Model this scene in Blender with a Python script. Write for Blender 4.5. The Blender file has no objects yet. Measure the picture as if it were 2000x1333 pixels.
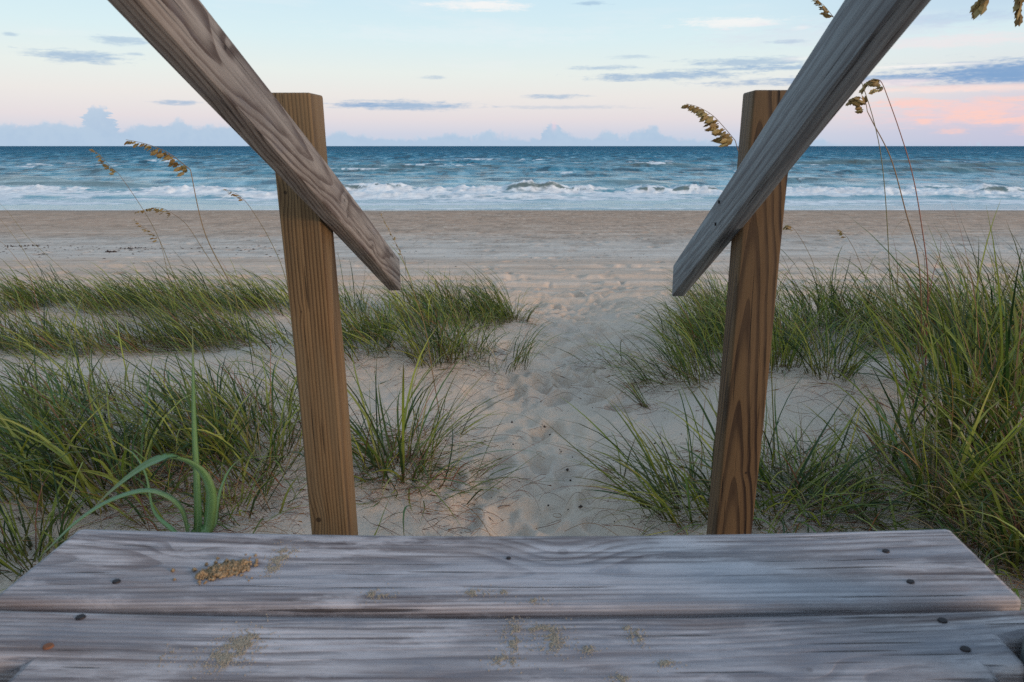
import bpy, bmesh, math, random
import numpy as np
from mathutils import Vector, Matrix

# ---------------------------------------------------------------- camera
F_PX, PX0, PY0 = 1400.0, 1080.0, 666.5          # focal length and principal point in photograph pixels
PITCH = math.radians(15.22)
CAM_Z = 1.25
scene = bpy.context.scene
cam_data = bpy.data.cameras.new('camera')
cam = bpy.data.objects.new('camera', cam_data)
scene.collection.objects.link(cam)
cam.location = (0, 0, CAM_Z)
cam.rotation_euler = (math.pi / 2 - PITCH, 0, 0)
cam_data.sensor_width = 36.0
cam_data.lens = F_PX / 2000 * 36
cam_data.shift_x = (1000 - PX0) / 2000
cam_data.clip_start = 0.02
cam_data.clip_end = 30000
cam_data.dof.use_dof = True
cam_data.dof.focus_distance = 3.2
cam_data.dof.aperture_fstop = 14.0
scene.camera = cam
scene.render.resolution_x, scene.render.resolution_y = 1024, 682
scene.view_settings.view_transform = 'Standard'
scene.view_settings.look = 'None'
scene.view_settings.exposure = 0.2
scene.view_settings.gamma = 1.0
scene.view_settings.use_curve_mapping = False
scene.render.engine = 'CYCLES'
scene.cycles.use_denoising = False
scene.cycles.max_bounces = 5; scene.cycles.diffuse_bounces = 3; scene.cycles.glossy_bounces = 2
scene.cycles.sample_clamp_indirect = 3.0

SUN_EL, SUN_AZ = math.radians(13), math.radians(122)   # low, behind the camera and to its right (azimuth from +Y towards +X)

def ray(px, py):
    """world direction of a photograph pixel"""
    x = (px - PX0) / F_PX; u = -(py - PY0) / F_PX
    c, s = math.cos(PITCH), math.sin(PITCH)
    return (x, c + u * s, -s + u * c)

def at(px, py, D):
    d = ray(px, py); k = D / d[1]
    return Vector((d[0] * k, D, CAM_Z + d[2] * k))

def azel(px, py):
    d = ray(px, py)
    return math.degrees(math.atan2(d[0], d[1])), math.degrees(math.atan2(d[2], math.hypot(d[0], d[1])))

def lin(r, g, b):
    f = lambda v: ((v / 255) / 12.92 if v / 255 <= 0.04045 else ((v / 255 + 0.055) / 1.055) ** 2.4)
    return (f(r), f(g), f(b))

# ---------------------------------------------------------------- node expressions
class E:
    """a scalar socket with arithmetic"""
    tree = None
    def __init__(self, s): self.s = s
    @staticmethod
    def m(op, *a, clamp=False):
        n = E.tree.nodes.new('ShaderNodeMath'); n.operation = op; n.use_clamp = clamp
        for i, v in enumerate(a):
            if isinstance(v, E): E.tree.links.new(v.s, n.inputs[i])
            else: n.inputs[i].default_value = float(v)
        return E(n.outputs[0])
    def __add__(s, o): return E.m('ADD', s, o)
    __radd__ = __add__
    def __sub__(s, o): return E.m('SUBTRACT', s, o)
    def __rsub__(s, o): return E.m('SUBTRACT', o, s)
    def __mul__(s, o): return E.m('MULTIPLY', s, o)
    __rmul__ = __mul__
    def __truediv__(s, o): return E.m('DIVIDE', s, o)
    def __rtruediv__(s, o): return E.m('DIVIDE', o, s)
    def __neg__(s): return E.m('MULTIPLY', s, -1)
    def pow(s, o): return E.m('POWER', s, o)
    def sqrt(s): return E.m('SQRT', s)
    def abs(s): return E.m('ABSOLUTE', s)
    def sat(s): return E.m('ADD', s, 0, clamp=True)
    def max(s, o): return E.m('MAXIMUM', s, o)
    def min(s, o): return E.m('MINIMUM', s, o)
    def fract(s): return E.m('FRACT', s)
    def step(s, a, b):
        """smooth 0..1 as s goes from a to b"""
        n = E.tree.nodes.new('ShaderNodeMapRange'); n.interpolation_type = 'SMOOTHSTEP'
        E.tree.links.new(s.s, n.inputs[0])
        if b < a:
            n.inputs[1].default_value = b; n.inputs[2].default_value = a
            n.inputs[3].default_value = 1; n.inputs[4].default_value = 0
        else:
            n.inputs[1].default_value = a; n.inputs[2].default_value = b
        return E(n.outputs[0])

def gauss(e): return E.m('EXPONENT', -(e * e))

def xyz(sock):
    n = E.tree.nodes.new('ShaderNodeSeparateXYZ'); E.tree.links.new(sock, n.inputs[0])
    return E(n.outputs[0]), E(n.outputs[1]), E(n.outputs[2])

def comb(x, y, z):
    n = E.tree.nodes.new('ShaderNodeCombineXYZ')
    for i, v in enumerate((x, y, z)):
        if isinstance(v, E): E.tree.links.new(v.s, n.inputs[i])
        else: n.inputs[i].default_value = v
    return n.outputs[0]

def noise(vec, scale=1.0, detail=3.0, rough=0.5, distort=0.0):
    n = E.tree.nodes.new('ShaderNodeTexNoise'); n.noise_dimensions = '3D'
    E.tree.links.new(vec, n.inputs['Vector'])
    n.inputs['Scale'].default_value = scale; n.inputs['Detail'].default_value = detail
    n.inputs['Roughness'].default_value = rough; n.inputs['Distortion'].default_value = distort
    return E(n.outputs[0])

def mix(fac, a, b, mode='MIX'):
    n = E.tree.nodes.new('ShaderNodeMix'); n.data_type = 'RGBA'; n.blend_type = mode
    if isinstance(fac, E): E.tree.links.new(fac.s, n.inputs[0])
    else: n.inputs[0].default_value = fac
    for i, v in ((6, a), (7, b)):
        if isinstance(v, tuple): n.inputs[i].default_value = (*v[:3], 1)
        else: E.tree.links.new(v, n.inputs[i])
    return n.outputs[2]

def ramp(e, stops):
    n = E.tree.nodes.new('ShaderNodeValToRGB'); E.tree.links.new(e.s, n.inputs[0])
    el = n.color_ramp.elements
    while len(el) < len(stops): el.new(0.5)
    for k, (p, c) in enumerate(stops):
        el[k].position = p; el[k].color = (*c, 1)
    return n.outputs[0]

def bump(h, strength=0.3, dist=0.01, normal=None):
    n = E.tree.nodes.new('ShaderNodeBump')
    n.inputs['Strength'].default_value = strength; n.inputs['Distance'].default_value = dist
    E.tree.links.new(h.s, n.inputs['Height'])
    if normal is not None: E.tree.links.new(normal, n.inputs['Normal'])
    return n.outputs[0]

def material(name):
    m = bpy.data.materials.new(name); m.use_nodes = True
    E.tree = m.node_tree
    b = next(n for n in m.node_tree.nodes if n.type == 'BSDF_PRINCIPLED')
    return m, b

def link(a, b): E.tree.links.new(a.s if isinstance(a, E) else a, b)

def geo_pos():
    return E.tree.nodes.new('ShaderNodeNewGeometry').outputs['Position']

def obj_pos():
    return E.tree.nodes.new('ShaderNodeTexCoord').outputs['Object']

def attr(name, out=0):
    n = E.tree.nodes.new('ShaderNodeAttribute'); n.attribute_name = name
    return n.outputs[out]

# ---------------------------------------------------------------- world
world = bpy.data.worlds.new('World'); scene.world = world; world.use_nodes = True
world.cycles.sampling_method = 'MANUAL'; world.cycles.sample_map_resolution = 256
E.tree = world.node_tree
for n in list(E.tree.nodes): E.tree.nodes.remove(n)
gen = E.tree.nodes.new('ShaderNodeTexCoord').outputs['Generated']
wx, wy, wz = xyz(gen)
R2D = 180 / math.pi
AZ = E.m('ARCTAN2', wx, wy) * R2D
EL = E.m('ARCTAN2', wz, (wx * wx + wy * wy).sqrt()) * R2D
sky_t = (EL / 90.0).sat().sqrt()                      # 0 horizon .. 1 zenith, stretched at the horizon
def sp(deg): return math.sqrt(deg / 90)
grad = ramp(sky_t, [(0.0, lin(180, 200, 222)), (sp(0.9), lin(203, 207, 222)), (sp(2.0), lin(224, 216, 220)),
                    (sp(3.6), lin(231, 227, 224)), (sp(5.2), lin(228, 234, 230)), (sp(7.6), lin(214, 234, 238)),
                    (sp(11), lin(200, 227, 240)), (sp(24), lin(178, 208, 232)), (1.0, lin(142, 176, 214))])
# mauve to the right, near the horizon
col = mix((AZ.step(14, 36) * EL.step(8.5, 1.0)) * 0.62, grad, lin(190, 186, 212))
n1 = noise(comb(AZ * 0.08, EL * 0.55, 3.1), 1.0, 5, 0.6)
col = mix((n1.step(0.52, 0.72) * EL.step(2.5, 6) * EL.step(40, 20)) * 0.22, col, lin(240, 238, 240))
col = mix(AZ.step(10, 32) * EL.step(7.0, 9.0) * EL.step(16, 12) * 0.55, col, lin(178, 200, 226))
warpA = (noise(comb(AZ * 0.35, EL * 1.6, 0.0), 1.0, 4, 0.6) - 0.5)
warpB = (noise(comb(AZ * 0.9, EL * 3.0, 7.0), 1.0, 5, 0.62) - 0.5)
warpC = (noise(comb(AZ * 0.5, EL * 5.0, 11.0), 1.0, 4, 0.6) - 0.5)
wisp = (noise(comb(AZ * 1.3, EL * 5.5, 21.0), 1.0, 5, 0.65) - 0.5).step(-.28, .05) * .8 + .2
warpD = (noise(comb(AZ * 2.6, EL * 11.0, 31.0), 1.0, 4, 0.65) - 0.5)
def streak(col, x0, y0, x1, y1, color, strength=0.8, rag=1.0, soft=0.56, wispy=True):
    """a cloud covering about the photograph rectangle x0..x1, y0..y1"""
    a0, e1 = azel(x0, (y0 + y1) / 2)[0], azel((x0 + x1) / 2, y0)[1]
    a1, e0 = azel(x1, (y0 + y1) / 2)[0], azel((x0 + x1) / 2, y1)[1]
    ca, ce, ra, re = (a0 + a1) / 2, (e0 + e1) / 2, (a1 - a0) / 2, (e1 - e0) / 2 * .8
    u = (AZ - ca) / ra; v = (EL - ce) / re
    d = (u * u + v * v).sqrt() + (warpA * 1.2 + warpB * 1.1 + warpC * 1.3 + warpD * .7) * rag
    return mix(d.step(1.12, 1.12 - soft * 1.6) * (wisp if wispy else wisp * .35 + .65) * (strength * .95), col, color)
blue, blue2, pink, pale, white = lin(146, 176, 208), lin(128, 162, 202), lin(252, 204, 192), lin(240, 226, 228), lin(250, 244, 240)
for a in [
    (20, 92, 260, 128, blue, .8), (165, 66, 300, 92, blue, .6), (240, 100, 290, 112, blue, .6), (0, 62, 40, 72, blue, .5),
    (300, 194, 405, 208, blue, .75), (620, 192, 935, 220, blue, .9), (625, 198, 800, 212, blue2, .5), (960, 204, 1270, 216, blue, .35), (1015, 182, 1160, 196, blue, .7),
    (820, 145, 870, 158, blue, .5), (1110, 0, 1190, 14, blue, .6), (1490, 76, 1580, 88, blue, .6),
    (825, -6, 1050, 28, white, .8), (1310, 28, 1560, 60, white, .75), (1540, 48, 1590, 62, white, .5),
    (1100, 126, 1260, 140, blue, .6), (1180, 106, 1290, 118, blue, .4), (1310, 108, 1640, 134, blue, .7), (1320, 124, 1700, 142, blue, .8),
    (1130, 136, 1480, 162, blue, .85), (1330, 142, 2050, 170, blue2, .75), (1560, 20, 2050, 60, lin(176, 196, 224), .5),
    (1500, 108, 1640, 122, white, .45), (1690, 100, 2350, 178, blue2, .95), (1760, 108, 2350, 172, lin(124, 160, 202), .8),
    (1650, 124, 1960, 134, white, .75), (1640, 58, 2100, 100, pale, .6), (1650, 150, 1860, 172, pale, .85),
    (1660, 160, 2150, 184, lin(250, 222, 214), .8), (1690, 186, 1880, 216, pink, .85), (1740, 196, 2060, 226, pink, .6), (1640, 176, 2250, 262, lin(244, 206, 206), .5), (1330, 26, 2000, 100, lin(214, 216, 230), .35), (560, 40, 1250, 100, lin(228, 236, 240), .4),
    (1830, 206, 1990, 246, pink, .85), (1880, 184, 2150, 204, pink, .7), (1910, 222, 2180, 246, pink, .8), (1750, 218, 1815, 232, pink, .6),
    (1785, 228, 1825, 246, pink, .8), (1815, 246, 1900, 268, pink, .6), (1950, 240, 2120, 270, pink, .5)]:
    col = streak(col, *a, wispy=(a[3] - a[1] < 20 or a[4] == pink))
# bank of cumulus along the horizon
b1 = noise(comb(AZ * 0.16, 1.0, 5.0), 1.0, 1, 0.5)
b2 = noise(comb(AZ * 0.55, EL * 0.45, 9.0), 1.0, 5, 0.62)
b3 = noise(comb(AZ * 1.6, EL * 1.6, 2.0), 1.0, 4, 0.6)
H = (b1 - 0.5) * 0.9 + (b2 - 0.5) * 2.3 + (b3 - 0.5) * 1.1 + AZ.step(6, -26) * 0.28 + 0.62
H = H - AZ.step(16, 30) * 1.5
for px, py, w, f in ((225, 243, 46, .5), (335, 238, 40, .7), (70, 245, 60, .5), (430, 243, 40, .6), (1078, 240, 26, .8), (1270, 243, 36, .8), (880, 252, 26, .8), (1180, 250, 20, .6)):
    a, e = azel(px, py); wa = w / 24.0
    H = H + gauss((AZ - a) / wa) * ((e - 0.75) * f)
for px, py, w in ((190, 209, 27), (1080, 240, 20)):
    a, e = azel(px, py); t = (AZ - a + warpB * 2.2) / (w / 24.0)
    H = H.max(E.m('EXPONENT', -(t * t * t * t)) * e + (b3 - .5) * 1.5 + (b2 - .5) * .8)
bank = (H - EL).step(-0.10, 0.30)
bcol = mix((b2 * 0.6 + b3 * 0.4).step(0.4, 0.62) * 0.4, lin(166, 192, 218), lin(182, 204, 224))
bcol = mix((H - EL).step(.42, .05) * b3.step(.42, .62) * .55, bcol, lin(214, 218, 230))
bcol = mix(EL.step(.7, .0) * .5, bcol, lin(178, 198, 222))
col = mix(bank * EL.step(6.5, 3.5) * 0.85, col, bcol)
a, e = azel(1082, 247)
col = mix(gauss((AZ - a) / 0.2 + warpB) * gauss((EL - e) / 0.3) * 0.6, col, lin(236, 208, 218))
# below the horizon the world only lights from underneath what the ground does not cover
col = mix(EL.step(-0.2, -3.0), col, lin(120, 130, 140))
sky = E.tree.nodes.new('ShaderNodeTexSky'); sky.sky_type = 'NISHITA'; sky.sun_disc = False
sky.sun_elevation = SUN_EL; sky.sun_rotation = SUN_AZ
bg1 = E.tree.nodes.new('ShaderNodeBackground'); link(sky.outputs[0], bg1.inputs[0]); bg1.inputs[1].default_value = 0.05
bg2 = E.tree.nodes.new('ShaderNodeBackground'); link(col, bg2.inputs[0]); bg2.inputs[1].default_value = 0.97
ms = E.tree.nodes.new('ShaderNodeMixShader'); ms.inputs[0].default_value = 0.92
link(bg1.outputs[0], ms.inputs[1]); link(bg2.outputs[0], ms.inputs[2])
wo = E.tree.nodes.new('ShaderNodeOutputWorld'); link(ms.outputs[0], wo.inputs[0])

sun_data = bpy.data.lights.new('sun', 'SUN'); sun = bpy.data.objects.new('sun', sun_data)
scene.collection.objects.link(sun)
sun_data.energy = 1.75; sun_data.color = (1.0, 0.72, 0.50); sun_data.angle = math.radians(19)
sd = Vector((math.cos(SUN_EL) * math.sin(SUN_AZ), math.cos(SUN_EL) * math.cos(SUN_AZ), math.sin(SUN_EL)))
sun.rotation_euler = sd.to_track_quat('Z', 'Y').to_euler()
sun.location = sd * 20

# ---------------------------------------------------------------- helpers
rng = np.random.default_rng(7)
random.seed(7)
COL = scene.collection

def tag(o, label=None, cat=None, group=None, kind=None):
    if label: o['label'] = label
    if cat: o['category'] = cat
    if group: o['group'] = group
    if kind: o['kind'] = kind
    return o

def empty(name, loc=(0, 0, 0)):
    o = bpy.data.objects.new(name, None); COL.objects.link(o); o.location = loc; o.empty_display_size = 0.05
    return o

def link_mesh(name, me, mat, parent=None, loc=None):
    o = bpy.data.objects.new(name, me); COL.objects.link(o)
    if mat is not None and not me.materials: me.materials.append(mat)
    if parent is not None: o.parent = parent
    if loc is not None: o.location = loc
    return o

def np_mesh(name, verts, faces, smooth=True):
    """verts (n,3), faces (m,k) with constant k"""
    me = bpy.data.meshes.new(name)
    v = np.ascontiguousarray(verts, dtype=np.float32); f = np.ascontiguousarray(faces, dtype=np.int32)
    me.vertices.add(len(v)); me.vertices.foreach_set('co', v.ravel())
    k = f.shape[1]
    me.loops.add(f.size); me.loops.foreach_set('vertex_index', f.ravel())
    me.polygons.add(len(f)); me.polygons.foreach_set('loop_start', np.arange(0, f.size, k, dtype=np.int32))
    me.polygons.foreach_set('loop_total', np.full(len(f), k, dtype=np.int32))
    me.polygons.foreach_set('use_smooth', np.full(len(f), smooth))
    me.update(calc_edges=True); me.validate()
    return me

def set_color(me, name, rgb):
    a = me.color_attributes.new(name, 'FLOAT_COLOR', 'POINT')
    c = np.ones((len(rgb), 4), dtype=np.float32); c[:, :3] = rgb
    a.data.foreach_set('color', c.ravel())

def set_float(me, name, val):
    a = me.attributes.new(name, 'FLOAT', 'POINT'); a.data.foreach_set('value', np.ascontiguousarray(val, dtype=np.float32).ravel())

def grid_faces(nr, nc):
    i = np.arange(nr - 1)[:, None] * nc + np.arange(nc - 1)[None, :]
    return np.stack([i, i + 1, i + nc + 1, i + nc], -1).reshape(-1, 4)

def vnoise(x, y, seed=0):
    """value noise in -1..1"""
    xi = np.floor(x).astype(np.int64); yi = np.floor(y).astype(np.int64)
    xf = x - xi; yf = y - yi
    xf = xf * xf * xf * (xf * (xf * 6 - 15) + 10); yf = yf * yf * yf * (yf * (yf * 6 - 15) + 10)
    def h(a, b):
        n = (a * 374761393 + b * 668265263 + seed * 2147483647 * 31) & 0xffffffff
        n = ((n ^ (n >> 13)) * 1274126177) & 0xffffffff
        n = (n ^ (n >> 16)) & 0xffffff
        return n / 8388607.5 - 1
    a = h(xi, yi); b = h(xi + 1, yi); c = h(xi, yi + 1); d = h(xi + 1, yi + 1)
    return (a * (1 - xf) + b * xf) * (1 - yf) + (c * (1 - xf) + d * xf) * yf

def fbm(x, y, oct=4, seed=0, gain=0.5):
    s = 0; a = 1; t = 0
    for k in range(oct):
        s = s + a * vnoise(x * 2 ** k + 17.3 * k, y * 2 ** k - 9.1 * k, seed + k); t += a; a *= gain
    return s / t

def sstep(x, a, b):
    t = np.clip((x - a) / (b - a), 0, 1); return t * t * (3 - 2 * t)

def gs(x, y, cx, cy, rx, ry): return np.exp(-(((x - cx) / rx) ** 2 + ((y - cy) / ry) ** 2))

# ---------------------------------------------------------------- terrain
SEA_Z = CAM_Z - 3.2
PD = np.array([-60, -6, 0, 2.5, 4.0, 5.5, 7.0, 9.0, 15, 28, 36, 40, 60, 140])
PZ = np.array([1.2, 0.25, 0.05, 0.0, -0.03, -0.17, -0.35, -0.55, -0.95, -1.50, -1.86, -2.06, -4.2, -8])
def path_x(y): return np.interp(y, [0, 2, 2.6, 3.4, 4.4, 5.5, 7, 9, 14], [-.05, 0.0, 0.0, 0.02, 0.15, 0.27, 0.2, 0.1, 0.1])
def ground_smooth(x, y):
    z = np.interp(y, PD, PZ)
    # soften the corners of the profile
    for d in (-.8, .8): z = z + np.interp(y + d * np.clip(y / 10, .3, 3), PD, PZ)
    z = z / 3
    near = sstep(y, 11, 7)if False else (1 - sstep(y, 7, 11))
    dx = x - path_x(y)
    w = 0.42 + 0.05 * y
    z = z + near * 0.13 * (1 - np.exp(-(dx / w) ** 2)) - near * 0.07
    z = z + near * (0.13 * gs(x, y, -1.05, 4.25, .85, .5) + 0.10 * gs(x, y, -0.35, 4.1, .35, .3) + 0.13 * gs(x, y, 1.5, 3.4, .9, .55)
                    + 0.10 * gs(x, y, 2.2, 5.0, 1.6, .8) + 0.16 * gs(x, y, -3.3, 6.2, 2.2, .7) + .08 * gs(x, y, -.5, 5.9, .8, .5)
                    + .08 * gs(x, y, -1.6, 2.6, .7, .5))
    z = z + near * 0.05 * fbm(x * 0.9, y * 0.9, 3, 3)
    z = z + 0.05 * fbm(x * 0.12, y * 0.25, 3, 8) * sstep(y, 9, 16) * (1 - sstep(y, 33, 38))
    return z

def ground_at(px, py):
    d = np.array(ray(px, py)); lo, hi = 0.5, 60.0
    ts = np.linspace(0.5, 45, 1500)
    x = d[0] * ts / d[1]; z = CAM_Z + d[2] * ts / d[1]
    g = ground_smooth(x, ts)
    k = np.argmax(z < g)
    if k == 0: k = len(ts) - 1
    return float(x[k]), float(ts[k]), float(g[k])

def footprints(x, y, z):
    r = np.random.default_rng(21)
    X, Y = x, y
    def dent(cx, cy, ang, a, b, dep):
        nonlocal z
        R = a * 2.4
        m = (np.abs(Y - cy) < R) & (np.abs(X - cx) < R)
        if not m.any(): return
        dx = X[m] - cx; dy = Y[m] - cy
        u = (dx * math.sin(ang) + dy * math.cos(ang)) / a; v = (dx * math.cos(ang) - dy * math.sin(ang)) / b
        wob = 0.25 * vnoise(dx * 14 + cx * 50, dy * 14, 5)
        q = np.sqrt(u * u + v * v) + wob
        z[m] += dep * (-(1 - sstep(q, .45, 1.05)) + 0.25 * np.exp(-((q - 1.3) / 0.3) ** 2))
    for k in range(330):
        cy = r.uniform(1.5, 9.5) if k < 280 else r.uniform(7, 15)
        s = 0.20 + 0.035 * cy + (0.5 if cy > 8 else 0)
        cx = float(path_x(cy)) + r.normal(0, s * 0.8)
        dk = .55 if cy < 2.7 else 1.0
        dent(cx, cy, r.normal(0, .35), r.uniform(.09, .15), r.uniform(.045, .07), r.uniform(.012, .042) * dk)
    for k in range(420):       # the trampled open beach
        cy = r.uniform(9, 22); cx = r.uniform(-.75, .8) * cy
        dent(cx, cy, r.uniform(0, 3.14), r.uniform(.14, .24), r.uniform(.09, .16), r.uniform(.015, .04))
    return z

def make_beach():
    ys = np.concatenate([np.array([-60, -30, -15, -8, -4, -2, -1]), np.arange(-0.5, 1.2, 0.1), np.arange(1.2, 6.0, 0.0135),
                         1 / np.linspace(1 / 6.0, 1 / 42.0, 420), np.array([46, 55, 75, 140])])
    core = np.linspace(-0.98, 0.86, 640)
    u = np.concatenate([[-60, -20, -8, -4, -2.4, -1.7, -1.3, -1.1], core, [.95, 1.1, 1.4, 2, 4, 8, 20, 60]])
    Y = np.repeat(ys[:, None], len(u), 1)
    W = np.where(Y > 1.5, Y, 1.5 + (1.5 - Y) * 0.2)
    X = u[None, :] * W
    Z = ground_smooth(X, Y)
    inview = (np.abs(u)[None, :] < 1.0) & (Y > 1.0) & (Y < 40)
    # ripples, lumps, wheel ruts across the beach
    nr = (1 - sstep(Y, 8, 12))
    Z = Z + inview * nr * (0.016 * fbm(X * 4, Y * 5, 4, 31) + 0.0035 * fbm(X * 24, Y * 24, 2, 32))
    dxp = np.abs(X - path_x(Y)) / (0.35 + .07 * Y)
    Z = Z + inview * nr * np.exp(-dxp ** 2) * 0.034 * fbm(X * 6 + 3, Y * 8, 4, 40)
    far = sstep(Y, 8.5, 12)
    Z = Z + inview * far * (0.03 * fbm(X * 1.4, Y * 2.6, 4, 51, .65)) * (1 - 0.65 * np.exp(-((Y - 15.5) / 2.0) ** 2)) * (1 - sstep(Y, 34, 37))
    for yc, d in ((8.3, .035), (8.62, .02), (9.7, .03), (10.6, .035), (12.4, .02)):
        yy = yc + 0.10 * fbm(X * .5, X * 0, 2, int(yc * 10)) + .02 * X
        Z = Z - inview * 2.3 * d * np.exp(-((Y - yy) / 0.10) ** 2) * (0.6 + .4 * vnoise(X * 2, Y * 2, 3)) + inview * d * 1.1 * np.exp(-((Y - yy - .2) / 0.09) ** 2)
    Z = footprints(X, Y, Z.copy())
    V = np.stack([X, Y, Z], -1).reshape(-1, 3)
    me = np_mesh('beach', V, grid_faces(len(ys), len(u)))
    m, b = material('sand')
    P = geo_pos(); x, y, z = xyz(P)
    wob = (noise(comb(x * .10, y * .25, 0), 1, 3) - .5) * 6
    yy = y + wob
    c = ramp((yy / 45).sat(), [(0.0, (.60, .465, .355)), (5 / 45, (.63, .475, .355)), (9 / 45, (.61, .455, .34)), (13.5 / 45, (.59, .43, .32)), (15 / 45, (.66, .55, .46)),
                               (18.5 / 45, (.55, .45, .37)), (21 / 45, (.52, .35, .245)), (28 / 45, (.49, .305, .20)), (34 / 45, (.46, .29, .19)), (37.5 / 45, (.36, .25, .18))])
    big = noise(comb(x * .5, y * 1.0, z), 1, 5, .6)
    c = mix(big.step(.42, .68) * .35 * y.step(5, 16), c, (.33, .24, .18))
    st = noise(comb(x * .9, y * .8, 0), 1, 8, .75)
    c = mix((st.step(.50, .60)) * .55 * yy.step(10, 20) * y.step(37, 35), c, (.24, .165, .115))
    c = mix((st.step(.47, .38)) * .4 * yy.step(10, 20) * y.step(37, 35), c, (.66, .50, .38))
    sk = noise(comb(x * 5, y * 1.6, 5), 1, 6, .75)
    c = mix((sk.step(.54, .63)) * .65 * yy.step(12, 20) * y.step(37, 35), c, (.20, .13, .09))
    c = mix((sk.step(.45, .37)) * .5 * yy.step(12, 20) * y.step(37, 35), c, (.78, .60, .46))
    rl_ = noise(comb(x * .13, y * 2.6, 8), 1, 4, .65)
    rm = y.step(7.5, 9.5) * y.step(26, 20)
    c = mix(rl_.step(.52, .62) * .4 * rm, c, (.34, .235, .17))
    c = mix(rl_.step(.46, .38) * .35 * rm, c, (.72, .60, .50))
    pt = noise(comb(x * 1.7, y * 1.7, 0), 1, 3, .5)
    c = mix(pt.step(.4, .65) * .3 * y.step(9, 6), c, (.48, .42, .375))
    g = noise(comb(x * 420, y * 420, z * 420), 1, 2, .8)
    c = mix(g.step(.60, .75) * .4, c, (.22, .18, .15))
    c = mix(g.step(.40, .28) * .4, c, (.72, .66, .58))
    wet = (y + (noise(comb(x * .09, 0.0, 2.0), 1, 3) - .5) * 3.0).step(36.0, 37.4)
    c = mix(wet, c, (.17, .145, .125))
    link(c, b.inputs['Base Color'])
    link(0.92 - wet * 0.78, b.inputs['Roughness'])
    b.inputs['Specular IOR Level'].default_value = .3
    h = noise(comb(x * 60, y * 60, z * 60), 1, 5, .7)
    h2 = noise(comb(x * 3, y * 6, z), 1, 5, .7)
    nb = bump(h, .6, .005)
    h3 = noise(comb(x * 13, y * 18, z * 10), 1, 6, .68)
    nb = bump(h3 * y.step(14, 8), .8, .022, nb)
    nb = bump(h2 * yy.step(8, 12) * (1 - wet), .55, .06, nb)
    link(nb, b.inputs['Normal'])
    o = link_mesh('beach', me, m)
    tag(o, 'pale sandy beach with a trodden path leading from the stairs to the surf', 'sand', kind='structure')
make_beach()

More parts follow.
